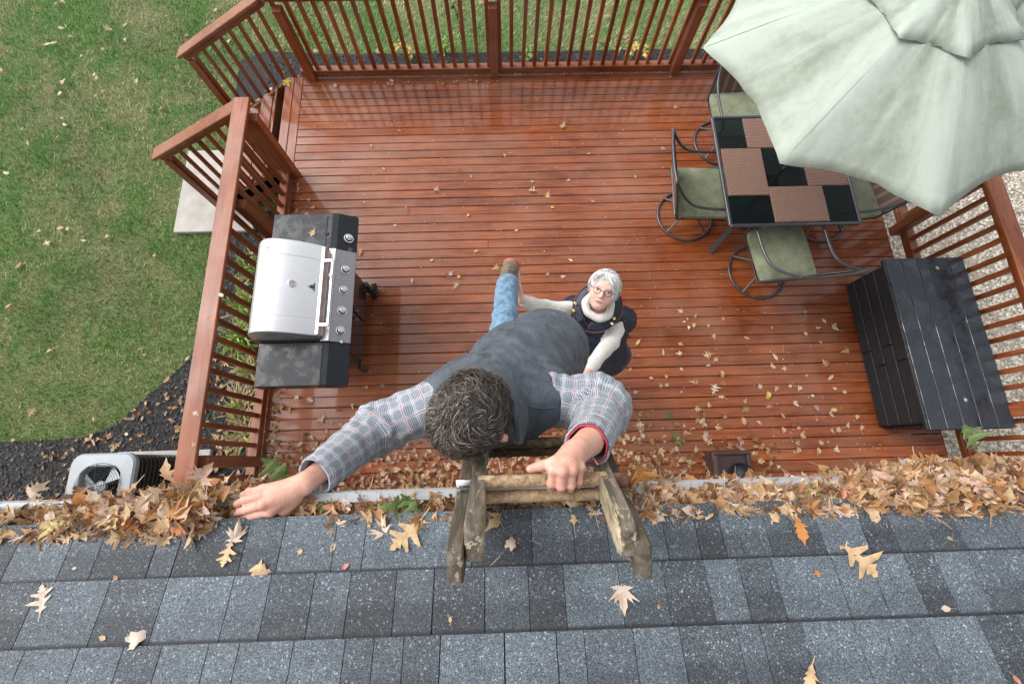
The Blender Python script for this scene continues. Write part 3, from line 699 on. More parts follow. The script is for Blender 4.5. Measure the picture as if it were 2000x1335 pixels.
def chair(label, loc, rz, tilt=0.):
    """seat faces +Y in its own frame, base ring on the floor at the origin"""
    t = thing('patio_chair', label, 'chair', loc, rz, 'swivel chairs round the patio table')
    T = M['charcoal_tube']
    MB().tube([(.29*cos(2*pi*k/40), .29*sin(2*pi*k/40), .014) for k in range(40)], .0125, 8, True).obj('base_ring', T, t, 60)
    for k in range(4):
        an = pi/4+k*pi/2
        MB().tube([(.285*cos(an), .285*sin(an), .02), (.16*cos(an), .16*sin(an), .10), (.02*cos(an), .02*sin(an), .24)], .010, 6).obj('base_leg', T, t, 60)
    MB().lathe([(0, .2), (.03, .2), (.03, .34), (.07, .36), (.07, .375), (0, .375)], 16).obj('swivel_post', T, t, 40)
    fr_ = MB(); z = .385
    fr_.tube([(-.26, -.24, z), (.26, -.24, z), (.26, .25, z), (-.26, .25, z)], .012, 6, True); fr_.obj('seat_frame', T, t, 60)
    se = pillow(MB(), (0, .005, .44), (.54, .53, .075)); se.obj('seat_cushion', M['cushion'], t, 60)
    # sling back leaning backwards
    bk = MB(); n = 8; rows = []
    for j in range(n+1):
        u = j/n; y = -.25-.17*u-.03*u*u; z_ = .40+.58*u; sag = .03*sin(pi*u)
        rows.append([(x, y-sag*(1-(x/.25)**2), z_) for x in (-.25, -.15, 0, .15, .25)])
    for th in (0, .008):
        b0 = len(bk.v)
        for r_ in rows: bk.v += [(x, y+th, z_) for x, y, z_ in r_]
        for j in range(n):
            for i in range(4):
                q = (b0+j*5+i, b0+j*5+i+1, b0+(j+1)*5+i+1, b0+(j+1)*5+i); bk.f.append(q if th == 0 else q[::-1]); bk.m.append(0)
    bk.obj('sling_back', M['sling'], t, 60)
    for sx in (-1, 1):
        x = sx*.265
        # back upright that runs on into the swooping armrest
        up = [(x, -.24, .385)]+[(x, -.25-.17*u-.03*u*u, .40+.58*u) for u in (.2, .4, .6, .8, 1.0)]
        MB().tube(up, .0125, 8).obj('back_upright', T, t, 60)
        arm = [(x, -.455, .985), (x*1.02, -.40, .90), (x*1.06, -.30, .77), (x*1.12, -.18, .68), (x*1.16, -.02, .655), (x*1.17, .14, .655), (x*1.14, .23, .645), (x*1.08, .275, .60), (x*1.02, .27, .50), (x, .24, .39)]
        pts = []
        for i in range(len(arm)-1):        # smooth
            p0 = Vector(arm[max(i-1, 0)]); p1 = Vector(arm[i]); p2 = Vector(arm[i+1]); p3 = Vector(arm[min(i+2, len(arm)-1)])
            for s_ in (0, .33, .66): pts.append(.5*((2*p1)+(p2-p0)*s_+(2*p0-5*p1+4*p2-p3)*s_*s_+(3*p1-p0-3*p2+p3)*s_**3))
        pts.append(Vector(arm[-1])); MB().tube(pts, .0135, 8).obj('armrest', T, t, 60)
    MB().tube([(-.265, -.452, .985), (-.13, -.47, .995), (.13, -.47, .995), (.265, -.452, .985)], .0125, 8).obj('top_rail', T, t, 60)
    MB().tube([(-.265, -.28, .46), (.265, -.28, .46)], .011, 6).obj('lower_rail', T, t, 60)
    return t
chair('green cushioned swivel chair left of the table, facing right', (1.975, 2.50, 0), -pi/2-.06)
chair('green cushioned swivel chair at the near edge of the table beside the black box', (2.65, 1.83, 0), .09)
chair('green cushioned swivel chair behind the table, mostly under the umbrella', (2.50, 3.42, 0), pi+.02)
chair('green cushioned swivel chair right of the table with only an arm showing past the umbrella', (3.42, 2.45, 0), pi/2+.1)

# ------------------------------------------------------------------ umbrella
def mat_canopy():
    k = NT('sage_canopy_with_mildew'); uv = k.n('ShaderNodeUVMap'); s_ = k.n('ShaderNodeSeparateXYZ'); k.l(uv.outputs[0], s_.inputs[0])
    mp = k.n('ShaderNodeMapping'); k.l(uv.outputs[0], mp.inputs[0]); mp.inputs['Scale'].default_value = (26, 1.3, 1)
    n = k.noise(mp.outputs[0], 1., 6, .62, .5); co = k.coord('Object'); n2 = k.noise(co, 2.6, 6, .66, .3); n3 = k.noise(co, 26, 4, .7)
    pan = k.math('PINGPONG', k.math('MULTIPLY', s_.outputs[0], 8.), .5); pan = k.math('MULTIPLY', k.math('SUBTRACT', pan, .25), .42)   # stains gather between the ribs
    f = k.math('ADD', k.math('MULTIPLY', n, .62), k.math('MULTIPLY', n2, .38)); f = k.math('ADD', f, k.math('MULTIPLY', k.math('SUBTRACT', n3, .5), .16)); f = k.math('ADD', f, pan)
    c = k.ramp(f, [(.40, (.345, .39, .34)), (.50, (.30, .34, .29)), (.62, (.22, .25, .20)), (.78, (.14, .16, .13))])
    k.set(Base_Color=c, Roughness=.8); w = k.noise(co, 260, 2); k.bump(k.math('ADD', k.math('MULTIPLY', w, .3), n3), .25, .004); return k.m
M['canopy'] = mat_canopy()
UC = Vector((2.575, 2.53, 0)); UA = math.atan2(1.671-2.53, 1.671-2.575)
umb = thing('patio_umbrella', 'open octagonal sage green umbrella with mildew streaks over the patio table', 'umbrella', (2.65, 2.565, 0)); umb.matrix_world = Matrix.Identity(4)
RU, ZT, ZA = 1.235, 2.0, 2.50
def canopy(r0, r1, z_of, na=16, nr=14, scal=.085, lift=0., name='canopy', mat=None, sag=.022):
    vs = []; uvs = []; fs = []; tot = 8*na
    for i in range(nr+1):
        u = i/nr
        for k in range(tot):
            a = UA+2*pi*k/tot; ph = (k % na)/na; b = sin(pi*ph)
            chord = cos(pi/8)/cos(2*pi/8*(ph-.5))      # straight edge between two tips
            rr_ = (r0+(r1-r0)*u); edge_ = chord*(1-scal*b*u**3)
            r = rr_*((1-u*1.)+u*edge_) if i else rr_*1.0
            r = rr_*(1+(edge_-1)*min(1, .35+.65*u)) if rr_ > 1e-6 else 0
            q = rr_/RU; wr = .006*sin(a*37+u*9)*u*b+.007*sin(a*23-u*5)*u
            z = z_of(q)-sag*b*sin(pi*min(1, q))**.8*1.0+lift+wr*.8-(.012*b*u**8)
            vs.append((UC.x+r*cos(a), UC.y+r*sin(a), z)); uvs.append((k/tot, u))
    for i in range(nr):
        for k in range(tot): fs.append((i*tot+k, i*tot+(k+1) % tot, (i+1)*tot+(k+1) % tot, (i+1)*tot+k))
    me = bpy.data.meshes.new(name); me.from_pydata(vs, [], fs); me.materials.append(mat or M['canopy'])
    ul = me.uv_layers.new(name='UVMap'); 
    for pl in me.polygons:
        us = [uvs[v][0] for v in pl.vertices]; wrap = max(us)-min(us) > .5
        for li, v in zip(pl.loop_indices, pl.vertices):
            x, y = uvs[v]; ul.data[li].uv = (x+1 if wrap and x < .5 else x, y)
    me.polygons.foreach_set('use_smooth', [True]*len(me.polygons))
    o = link(name, me, umb); so_ = o.modifiers.new('cloth', 'SOLIDIFY'); so_.thickness = .003; return o
zf = lambda q: ZA-(ZA-ZT)*(q*1.0)+.05*sin(pi*q)
can = canopy(.10, RU, zf)
vent = canopy(.012, .50, lambda q: zf(q)+.032, nr=6, scal=.12, name='vent_canopy', sag=.012)
for k in range(8):
    a = UA+2*pi*k/8; d = Vector((cos(a), sin(a), 0))
    MB().beam(UC+d*.03+Vector((0, 0, ZA-.02)), UC+d*(RU-.02)+Vector((0, 0, ZT-.01)), .014, .02).obj('rib', M['charcoal_tube'], umb)
    sm = MB(); pts = [UC+d*(r)+Vector((0, 0, zf(r/RU)+.002)) for r in [.12+.1*j for j in range(12) if .12+.1*j < RU]]; sm.tube(pts, .0012, 5); sm.obj('seam', M['canopy'], umb, 60)
MB().tube([(2.65, 2.565, .02), (2.645, 2.56, 1.2), UC+Vector((0, 0, ZA+.0))], .019, 12).obj('pole', M['charcoal_tube'], umb, 60)
MB().lathe([(0, 0), (.03, 0), (.035, .02), (.02, .05), (.012, .07), (0, .075)], 16, None, UC+Vector((0, 0, ZA+.03))).obj('finial', M['charcoal_tube'], umb, 40)
hm = MB()
vb = MB()
for s_ in range(8):      # dark hem of the vent
    pts = []
    for j in range(9):
        ph = j/8; a = UA+2*pi*(s_+ph)/8; b = sin(pi*ph); ch = cos(pi/8)/cos(2*pi/8*(ph-.5)); r = .502*ch*(1-.12*b); q = .50/RU
        pts.append((UC.x+r*cos(a), UC.y+r*sin(a), zf(q)+.032-.012*b*sin(pi*q)**.8-.012*b))
    vb.tube(pts, .0022, 5)
vb.obj('vent_hem', simple('dark_hem', (.12, .13, .11), .8), umb, 60)

# ------------------------------------------------------------------ storage box
bx = thing('deck_box', 'long black resin storage box with wet ribbed lid beside the right railing', 'storage box', (3.86, .93, 0)); bx.matrix_world = Matrix.Identity(4)
BX0, BX1, BY0, BY1, BZ = 3.53, 4.17, .19, 1.66, .535
body = MB(); body.box((3.865, .925, .27), (BX1-BX0-.02, BY1-BY0-.02, .52), b=.012); body.obj('body', M['black_plastic'], bx)
for k in range(4):
    z0 = .045+.122*k
    for j, (a, b) in enumerate(((BY0+.02, .92-.16*(k % 2)), (.923-.16*(k % 2), BY1-.02))):
        MB().box((BX0-.002+.0, (a+b)/2, z0+.058), (.016, b-a-.003, .112), (0, 0, 0), b=.004).obj('side_panel', M['black_plastic'], bx)
for y in (BY0-.002, BY1+.002):
    for k in range(4): MB().box((3.865, y, .045+.122*k+.058), (.58, .016, .112), b=.004).obj('end_panel', M['black_plastic'], bx)
for k in range(5):
    x = 3.492+.0722+.1445*k; w_ = .1445
    MB().box((x, .915, BZ+.035), (w_-.004, 1.535, .045), b=.0025).obj('lid_slat', M['wet_box'], bx)
MB().box((3.855, .915, BZ+.020), (.735, 1.55, .045), b=.012).obj('lid', M['black_plastic'], bx)

# ------------------------------------------------------------------ air conditioner
ac = thing('air_conditioner', 'round cornered grey outdoor air conditioner unit on the mulch below the eave', 'air conditioner', (-3.78, -.12, GZ)); ac.matrix_world = Matrix.Identity(4)
AC = Vector((-3.77, -.12, 0)); AT = -.02
def rsq(h, r, z, n=8, cx=AC.x, cy=AC.y):
    P = []
    for (sx, sy, a0) in ((1, 1, 0), (-1, 1, pi/2), (-1, -1, pi), (1, -1, 3*pi/2)):
        for k in range(n+1): a = a0+pi/2*k/n; P.append((cx+sx*(h-r)+r*cos(a), cy+sy*(h-r)+r*sin(a), z))
    return P
core = MB(); a_ = rsq(.27, .09, GZ+.05); b_ = rsq(.27, .09, AT-.04); n = len(a_); core.add(a_+b_, [(i, (i+1) % n, n+(i+1) % n, n+i) for i in range(n)]+[tuple(range(n))[::-1]]); core.obj('coil', simple('coil_black', (.006, .006, .008), .6), ac, 50)
for k in range(12):
    z = GZ+.09+k*.052; m = MB(); m.tube(rsq(.282, .10, z), .0045, 5, True); m.obj('louvre', M['charcoal_tube'], ac, 60)
for k in range(n):
    pass
topm = MB(); rings = [rsq(.29, .10, AT-.07), rsq(.30, .11, AT-.05), rsq(.30, .11, AT-.015), rsq(.285, .10, AT)]
N_ = len(rings[0]); inner = []
for (r_, z) in ((.225, AT+.004), (.215, AT-.004), (.205, AT-.06)):
    inner.append([(AC.x+r_*cos(math.atan2(y-AC.y, x-AC.x)), AC.y+r_*sin(math.atan2(y-AC.y, x-AC.x)), z) for x, y, _ in rings[0]])
allr = rings+inner; topm.v = [p for r_ in allr for p in r_]
for i in range(len(allr)-1):
    for k in range(N_): topm.f.append((i*N_+k, i*N_+(k+1) % N_, (i+1)*N_+(k+1) % N_, (i+1)*N_+k)); topm.m.append(0)
topm.obj('top_cover', M['grey_enamel'], ac, 35)
fg = MB()
for k in range(11): r_ = .03+.018*k; fg.tube([(AC.x+r_*cos(2*pi*j/32), AC.y+r_*sin(2*pi*j/32), AT+.012+.03*(1-(r_/.21)**2)) for j in range(32)], .0022, 4, True)
for k in range(8): a = k*pi/4+.2; fg.tube([(AC.x+r_*cos(a), AC.y+r_*sin(a), AT+.010+.03*(1-(r_/.21)**2)) for r_ in (.02, .08, .14, .21)], .003, 4)
fg.obj('fan_guard', M['charcoal_tube'], ac, 60)
fn = MB(); fn.lathe([(0, -.05), (.05, -.05), (.05, -.02), (0, -.015)], 16, None, AC+Vector((0, 0, AT)))
for k in range(3):
    a = 2*pi*k/3+.9; q = []
    for (r_, da, dz) in ((.045, -.3, -.02), (.19, -.52, -.02), (.20, .42, -.07), (.045, .5, -.06)): q.append((AC.x+r_*cos(a+da), AC.y+r_*sin(a+da), AT+dz))
    fn.add(q+[(x, y, z-.004) for x, y, z in q], [(0, 1, 2, 3), (7, 6, 5, 4), (0, 4, 5, 1), (1, 5, 6, 2), (2, 6, 7, 3), (3, 7, 4, 0)])
fn.obj('fan', M['grey_enamel'], ac)
MB().box((-3.72, -.10, GZ+.03), (1.0, .63, .06), b=.008).obj('base_pad', M['concrete'], ac)

# ------------------------------------------------------------------ square dark lantern below the gutter, hoses
lp = atz(1437, 912, .25); la = thing('floor_lantern', 'square brown box with a glossy black domed top just beyond the gutter', 'lantern', (lp.x, lp.y, 0)); la.matrix_world = Matrix.Translation((lp.x, lp.y-.02, 0))
MB().box((0, 0, .10), (.33, .33, .20), b=.008).obj('body', simple('dark_brown_resin', (.05, .028, .028), .35), la)
for (c, d) in (((0, .145, .215), (.33, .035, .03)), ((0, -.145, .215), (.33, .035, .03)), ((.145, 0, .215), (.035, .255, .03)), ((-.145, 0, .215), (.035, .255, .03))): MB().box(c, d, b=.005).obj('rim', bpy.data.materials['dark_brown_resin'], la)
MB().lathe([(0, .2), (.105, .2), (.108, .23), (.09, .29), (.05, .325), (0, .335)], 24, None, (.05, -.05, 0)).obj('dome', M['wet_black'], la, 60)
for k, (z, dx) in enumerate(((0, 0), (.02, .08))):
    hz = MB(); hz.tube([(-2.95+dx, -.3, GZ+.06), (-2.70+dx, .10, GZ+.2), (-2.52+dx*.7, .32, GZ+.10), (-2.38+dx*.5, .36, GZ+.05)], .011, 7)
    tag(hz.obj('hose', M['charcoal_tube'], None, 60), ['dark cable curving over the mulch below the railing end', 'second dark cable nearer the deck below the railing end'][k], 'cable')

# ------------------------------------------------------------------ ladder: old wooden two-section ladder
def mat_oldwood(name, cols, fl=.5, inner=0):
    k = NT(name); co = k.coord('Object', (26, 26, 3), True); n = k.noise(co, 2.2, 6, .65, .5); c2 = k.coord('Object', (30, 30, 8), True); n2 = k.noise(c2, 1.2, 5, .7, .4); n3 = k.noise(k.coord('Object', (40, 40, 14), True), 2, 4, .6)
    c = k.ramp(n, [(.3, cols[0]), (.5, cols[1]), (.7, cols[2])])
    c = k.mix(k.ramp(n2, [(.56, 0.), (.62, fl)]), c, (.48, .40, .27)); c = k.mix(k.ramp(n3, [(.62, 0.), (.68, .7)]), c, (.03, .02, .014))
    if inner:
        tc = k.n('ShaderNodeTexCoord'); a_ = k.n('ShaderNodeSeparateXYZ'); k.l(tc.outputs['Normal'], a_.inputs[0]); b_ = k.n('ShaderNodeSeparateXYZ'); k.l(tc.outputs['Object'], b_.inputs[0])
        fc = k.math('GREATER_THAN', k.math('MULTIPLY', a_.outputs[0], float(inner)), .6); c = k.mix(k.math('MULTIPLY', fc, k.ramp(n2, [(.38, .15), (.55, .85)])), c, k.ramp(n, [(.3, (.26, .20, .11)), (.7, (.46, .38, .25))]))
        tip = k.ramp(k.math('ADD', k.math('MULTIPLY', b_.outputs[2], 6.), 1.), [(.45, 0.), (.85, 1.)]); c = k.mix(k.math('MULTIPLY', tip, k.ramp(n2, [(.52, 0.), (.57, .8)])), c, (.46, .39, .27))
    k.set(Base_Color=c, Roughness=.75); k.bump(k.math('ADD', n, k.math('MULTIPLY', n2, .6)), .9, .005); return k.m
OW = mat_oldwood('weathered_ladder_wood', [(.024, .019, .014), (.085, .066, .047), (.17, .14, .105)], .6)
OWL = mat_oldwood('weathered_rail_wood_a', [(.030, .024, .018), (.10, .08, .058), (.20, .165, .125)], .5, 1); OWR = mat_oldwood('weathered_rail_wood_b', [(.030, .024, .018), (.10, .08, .058), (.20, .165, .125)], .5, -1)
OR = mat_oldwood('worn_rung_wood', [(.16, .09, .05), (.30, .20, .11), (.45, .34, .20)], .9)
OD = mat_oldwood('dark_rung_wood', [(.035, .024, .014), (.09, .06, .032), (.15, .11, .06)], .25)
lad = thing('wooden_ladder', 'old weathered wooden extension ladder leaning on the gutter, flaking cream paint', 'ladder', (.08, .9, 0)); lad.matrix_world = Matrix.Identity(4)
LD = Vector((0, .35, -1)).normalized(); LN = Vector((0, 1, .35)).normalized()
def rail_mesh(w, h, L, tip, nose):
    """rail along local -Z from a rounded, tapered tip at the origin"""
    m = MB(); st = [(0, .70, -.08), (.004, .86, -.04), (.014, .97, -.01), (.04, 1, 0), (.16, 1, 0), (L*.4, .98, 0), (L, 1, 0)]
    prof = [(-1, -.88), (-.8, -1), (.8, -1), (1, -.88), (1, .88), (.8, 1), (-.8, 1), (-1, .88)]
    for i, (s, q, o) in enumerate(st):
        for (a, b) in prof: m.v.append((a*w/2*(q if i < 3 else 1), b*h/2*q+o*h*nose, -s))
    for i in range(len(st)-1):
        for k in range(8): m.f.append((i*8+k, i*8+(k+1) % 8, (i+1)*8+(k+1) % 8, (i+1)*8+k)); m.m.append(0)
    m.f.append(tuple(range(8))[::-1]); m.f.append(tuple((len(st)-1)*8+k for k in range(8))); m.m += [0, 0]; return m
def rail(top, splay, w, h, L, mat):
    o = rail_mesh(w, h, L, .05, 1).obj('rail', mat, lad, 40)
    d = (LD+Vector((splay, 0, 0))).normalized(); z = -d; x = Vector((1, 0, 0)); y = z.cross(x).normalized(); x = y.cross(z)
    o.matrix_world = Matrix.Translation(top) @ Matrix((x, y, z)).transposed().to_4x4(); return d
AL, AR = Vector((-.092, -.170, 3.50)), Vector((.220, -.170, 3.50)); BL, BR = Vector((-.062, -.137, 3.49)), Vector((.199, -.137, 3.49))
dAL = rail(AL, -.03, .029, .058, 3.6, OW); dAR = rail(AR, .10, .029, .058, 3.6, OW)
dBL = rail(BL, -.02, .033, .060, 2.4, OWL); dBR = rail(BR, .07, .033, .060, 2.4, OWR)
def rung(zc, ofs, A, dA, B_, dB, r, mat, ofy=0.):
    def at(P, d): return P+d*((zc-P.z)/d.z)
    p, q = at(A, dA)+Vector((0, ofs, 0)), at(B_, dB)+Vector((0, ofs, 0)); n = 9
    pts = [p.lerp(q, i/(n-1))+Vector((0, 0, random.uniform(-.0012, .0012))) for i in range(n)]
    MB().tube(pts, [r*random.uniform(.93, 1.06) for _ in pts], 12).obj('rung', mat, lad, 60)
    return p, q
rB = rung(3.280, .020, BL, dBL, BR, dBR, .0145, OR)
rA = rung(3.250, .006, AL, dAL, AR, dAR, .0145, OR)
for k in range(1, 7): rung(3.280-.29*k, .010, BL, dBL, BR, dBR, .0145, OD)
for k in range(1, 11): rung(3.250-.29*k, .006, AL, dAL, AR, dAR, .0145, OD)
hk = MB()
p = rA[0]+Vector((.012, .0, .02)); hk.tube([p+Vector((-.028, -.01, .012)), p+Vector((-.024, .02, .022)), p+Vector((.03, .022, .026)), p+Vector((.034, .01, .02))], .0028, 6)
hk.box(p+Vector((-.004, .03, .014)), (.045, .02, .004), (.3, 0, 0)); hk.obj('hook', M['chrome'], lad, 50)
hk = MB(); p = rA[1]+Vector((-.01, .01, .02)); hk.tube([p+Vector((-.03, .0, .02)), p+Vector((.02, .0, .024)), p+Vector((.036, -.01, .012)), p+Vector((.036, -.045, -.01))], .0028, 6); hk.box(p+Vector((.0, .02, .012)), (.05, .03, .004)); hk.obj('hook', simple('rusty_iron', (.12, .05, .03), .7, .2, .4, 60, .3), lad, 50)
tw = MB()
for sx, P_ in ((1, rB[0]), (-1, rB[1])):
    tw.tube([P_+Vector((sx*.02, .03, .02)), P_+Vector((sx*.03, .05, .0)), P_+Vector((sx*.045, .045, -.02)), P_+Vector((sx*.05, .02, -.01))], .0016, 5)
tw.obj('twine', simple('twine', (.35, .28, .18), .9), lad, 60)

# ------------------------------------------------------------------ leaves
def mat_leaf(name, stops, rough=.6):
    k = NT(name); f = k.math('FRACT', k.math('ADD', k.math('MULTIPLY', k.rand(), 3.7), k.math('MULTIPLY', k.island(), 5.3)))
    base = k.ramp(f, stops, 'LINEAR'); co = k.coord('World'); n = k.noise(co, 45, 5, .7); n2 = k.noise(co, 170, 3, .6)
    c = k.mix(1., base, k.ramp(n, [(.3, (.62, .55, .48)), (.55, (1, 1, 1)), (.75, (1.15, 1.12, 1.08))]), 'MULTIPLY')
    c = k.mix(k.ramp(n2, [(.66, 0.), (.72, .6)]), c, (.10, .05, .025))
    bf = k.n('ShaderNodeNewGeometry').outputs['Backfacing']; c = k.mix(k.math('MULTIPLY', bf, .35), c, (.60, .50, .41))
    k.set(Base_Color=c, Roughness=rough, Specular_IOR_Level=.4); k.bump(n, .35, .002)
    ts = k.n('ShaderNodeBsdfTranslucent'); k.l(c, ts.inputs[0]); mx = k.n('ShaderNodeMixShader'); mx.inputs[0].default_value = .22
    k.l(k.b.outputs[0], mx.inputs[1]); k.l(ts.outputs[0], mx.inputs[2]); k.l(mx.outputs[0], k.o.inputs[0]); return k.m
TAN = [(0, (.32, .17, .07)), (.16, (.48, .31, .16)), (.32, (.62, .46, .33)), (.44, (.40, .19, .06)), (.56, (.17, .08, .035)), (.68, (.60, .40, .31)), (.8, (.46, .27, .11)), (.9, (.24, .12, .05)), (1, (.32, .17, .07))]
LM = mat_leaf('dry_leaf', TAN)
LP = mat_leaf('pale_dry_leaf', [(0, (.58, .44, .34)), (.5, (.66, .54, .45)), (1, (.52, .40, .28))])
LO = mat_leaf('orange_brown_leaf', [(0, (.42, .15, .04)), (1, (.55, .24, .07))])
LT = mat_leaf('tan_oak_leaf', [(0, (.50, .33, .17)), (1, (.58, .42, .24))])
LG = mat_leaf('green_oak_leaf', [(0, (.10, .16, .045)), (1, (.16, .22, .07))])
LY = mat_leaf('yellow_leaf', [(0, (.62, .50, .06)), (1, (.58, .48, .20))])
LR = mat_leaf('pink_red_leaf', [(0, (.55, .22, .15)), (1, (.60, .30, .20))])
def leaf_geo(kind, rnd, curl=1.):
    """unit leaf: length 1 along +Y from the stalk, centred"""
    V = []; F = []
    cu, cv, tw_ = rnd.uniform(-.5, .5)*curl, rnd.uniform(.1, .6)*curl*rnd.choice([-1, 1, 1]), rnd.uniform(-.5, .5)*curl
    if kind == 'oak':
        st = [(0, .02), (.08, .05), (.16, .20), (.21, .06), (.30, .10), (.40, .42), (.45, .28), (.48, .09), (.56, .10), (.66, .44), (.71, .27), (.73, .08), (.82, .20), (.86, .08), (.93, .09), (1, .01)]
    elif kind == 'oval':
        st = [(0, .02), (.12, .16), (.25, .26), (.4, .31), (.55, .30), (.7, .24), (.85, .14), (1, .01)]
    elif kind == 'long':
        st = [(0, .02), (.1, .07), (.2, .16), (.27, .10), (.36, .24), (.43, .13), (.55, .26), (.62, .13), (.75, .17), (.85, .07), (1, .01)]
    if kind != 'maple':
        for i, (t, w) in enumerate(st):
            a, b = w*rnd.uniform(.75, 1.2), w*rnd.uniform(.75, 1.2); tip = .07 if w > .2 else 0
            V += [(-a, t+tip, 0), (0, t, .0), (b, t+tip, 0)]
        n = len(st)
        for i in range(n-1):
            F += [(i*3, i*3+1, i*3+4, i*3+3), (i*3+1, i*3+2, i*3+5, i*3+4)]
        b0 = len(V); V += [(-.012, 0, 0), (.012, 0, 0), (.02, -.28, .03), (.0, -.28, .03)]; F.append((b0+3, b0+2, b0+1, b0))
        V[b0] = V[0]; 
    else:
        pts = []; 
        lob = [(-100, .34), (-82, .16), (-55, .52), (-48, .30), (-38, .50), (-26, .24), (-14, .46), (-6, .52), (0, .66), (6, .52), (14, .46), (26, .24), (38, .50), (48, .30), (55, .52), (82, .16), (100, .34), (150, .12), (180, .05), (210, .12)]
        V.append((0, .34, 0))
        for a, r in lob:
            r *= rnd.uniform(.88, 1.1); an = R(a); V.append((sin(an)*r, .34+cos(an)*r, 0))
        n = len(lob)
        for i in range(n): F.append((0, 1+(i+1) % n, 1+i))
        b0 = len(V); V += [(-.012, .3, 0), (.012, .3, 0), (.02, -.25, .04), (.0, -.25, .04)]; F += [(b0, b0+1, b0+2), (b0, b0+2, b0+3)]
    P = np.array(V); x, y = P[:, 0].copy(), P[:, 1]-.45
    P[:, 2] += cv*x*x*2.+cu*y*y*1.2+tw_*x*y*1.5+.10*np.abs(x)*np.sign(cv)+.03*np.sin(9*x+7*y+rnd.random()*6)*curl; P[:, 1] = y
    return P, F
LR_ = random.Random(11); KINDS = ['oak', 'maple', 'oak', 'oval', 'long', 'maple', 'oak', 'long', 'maple', 'oval']
LEAF = [(kd,)+leaf_geo(kd, LR_, 1.5) for kd in KINDS]; FLAT = [(kd,)+leaf_geo(kd, LR_, .35) for kd in KINDS]
_lc = {}
def leaf_mesh(flat, i, mat):
    key = (flat, i, mat.name)
    if key not in _lc:
        kd, P, F = (FLAT if flat else LEAF)[i]; me = bpy.data.meshes.new('leaf'); me.from_pydata([tuple(p) for p in P], [], F); me.materials.append(mat)
        me.polygons.foreach_set('use_smooth', [True]*len(me.polygons)); _lc[key] = me
    return _lc[key]
def put_leaf(name, loc, size, nrm, spin, mat, i=None, flat=True, parent=None):
    i = LR_.randrange(10) if i is None else i
    o = link(name, leaf_mesh(flat, i, mat), parent); q = Vector(nrm).to_track_quat('Z', 'Y').to_matrix() @ Matrix.Rotation(spin, 3, 'Z')
    o.matrix_world = Matrix.Translation(Vector(loc)) @ (q*size).to_4x4(); o['shape'] = KINDS[i]; return o
def leaf_stuff(name, items, mat, label, parent=None):
    """items: (loc, size, normal, spin)"""
    Vs = []; tri = []; b = 0
    for (loc, size, nrm, spin) in items:
        kd, P, F = LEAF[LR_.randrange(10)]; q = np.array(Vector(nrm).to_track_quat('Z', 'Y').to_matrix() @ Matrix.Rotation(spin, 3, 'Z'))
        Vs.append((P*size) @ q.T+np.array(loc))
        for f in F:
            for j in range(1, len(f)-1): tri.append((f[0]+b, f[j]+b, f[j+1]+b))
        b += len(P)
    o = link(name, np_mesh(name, np.concatenate(Vs), np.array(tri), mat, True), parent)
    return tag(o, label, None if parent else 'leaf litter', kind='stuff')
def roof_pt(px, py, lift=.012):
    q = ray(px, py); t = (E0.z+SLP*E0.y-HCAM)/(q.z+SLP*q.y); return Vector((0, 0, HCAM))+q*t+NS*lift
RL = [((90, 1172), .052, 2.6, LP, 0, 'pale pinkish lobed leaf lying at the far left of the roof'),
 ((270, 1248), .046, 1.2, LP, 3, 'pale oval leaf on the lower left shingles'),
 ((466, 1048), .058, 3.0, LP, 1, 'cream maple leaf hanging off the leaf pile below the bare hand'),
 ((449, 1080), .048, .5, LT, 0, 'small tan oak leaf just under the cream maple leaf'),
 ((512, 1114), .062, 2.0, LT, 4, 'long yellowish oak leaf lying left of the ladder'),
 ((998, 1062), .034, .4, LP, 3, 'small pale round leaf between the ladder rails'),
 ((1214, 1160), .068, .25, LP, 8, 'cream pointed maple leaf standing out below the ladder'),
 ((1557, 1032), .060, .1, LO, 7, 'curled orange brown leaf on the right roof'),
 ((1666, 1086), .085, -.5, LT, 6, 'large spiky tan oak leaf on the right roof'),
 ((800, 1040), .085, .9, LT, 0, 'big tan star shaped oak leaf left of the ladder'),
 ((745, 1035), .066, 2.5, LP, 5, 'crumpled cream maple leaf next to the big tan oak leaf'),
 ((1160, 997), .052, 2.9, LP, 1, 'pale grey maple leaf under the ladder rungs'),
 ((1120, 1000), .062, 3.4, LT, 2, 'tan oak leaf poking from the gutter inside the ladder'),
 ((1508, 1010), .058, -2.3, LT, 4, 'tan narrow leaf hanging over the roof edge right of the ladder'),
 ((1285, 1008), .044, 1.0, LP, 5, 'whitish leaf beside the right ladder rail'),
 ((1757, 985), .055, 2.2, LO, 4, 'dark orange leaf hanging at the roof edge on the right'),
 ((1577, 1322), .050, .6, LT, 7, 'tan narrow leaf at the bottom right of the roof'),
 ((1591, 1118), .026, .1, LO, 4, 'small brown sliver of leaf above the bottom right shingles'),
 ((350, 1035), .060, 2.4, LT, 2, 'brown oak leaf sticking out of the left leaf pile onto the roof'),
 ((310, 1020), .060, 1.4, LR, 1, 'pinkish red maple leaf at the foot of the left leaf pile'),
 ((125, 1030), .065, 1.9, LY, 6, 'yellow tan oak leaf at the edge of the left leaf pile'),
 ((678, 1106), .015, 1.0, LR, 9, 'tiny pink leaf scrap on the roof left of the ladder'),
 ((590, 1078), .018, 2.0, LT, 8, 'tiny tan leaf scrap under the hand on the roof'),
 ((1850, 1052), .0, 0, LT, 0, '')]
for (px, sz, sp, mt, i, lab) in RL:
    if sz: tag(put_leaf('fallen_leaf', roof_pt(*px, .010), sz*1.1, NS+Vector((random.uniform(-.12, .12), random.uniform(-.1, .1), 0)), -sp, mt, i, flat=LR_.random() < .5), lab, 'leaf', 'loose leaves on the shingles')
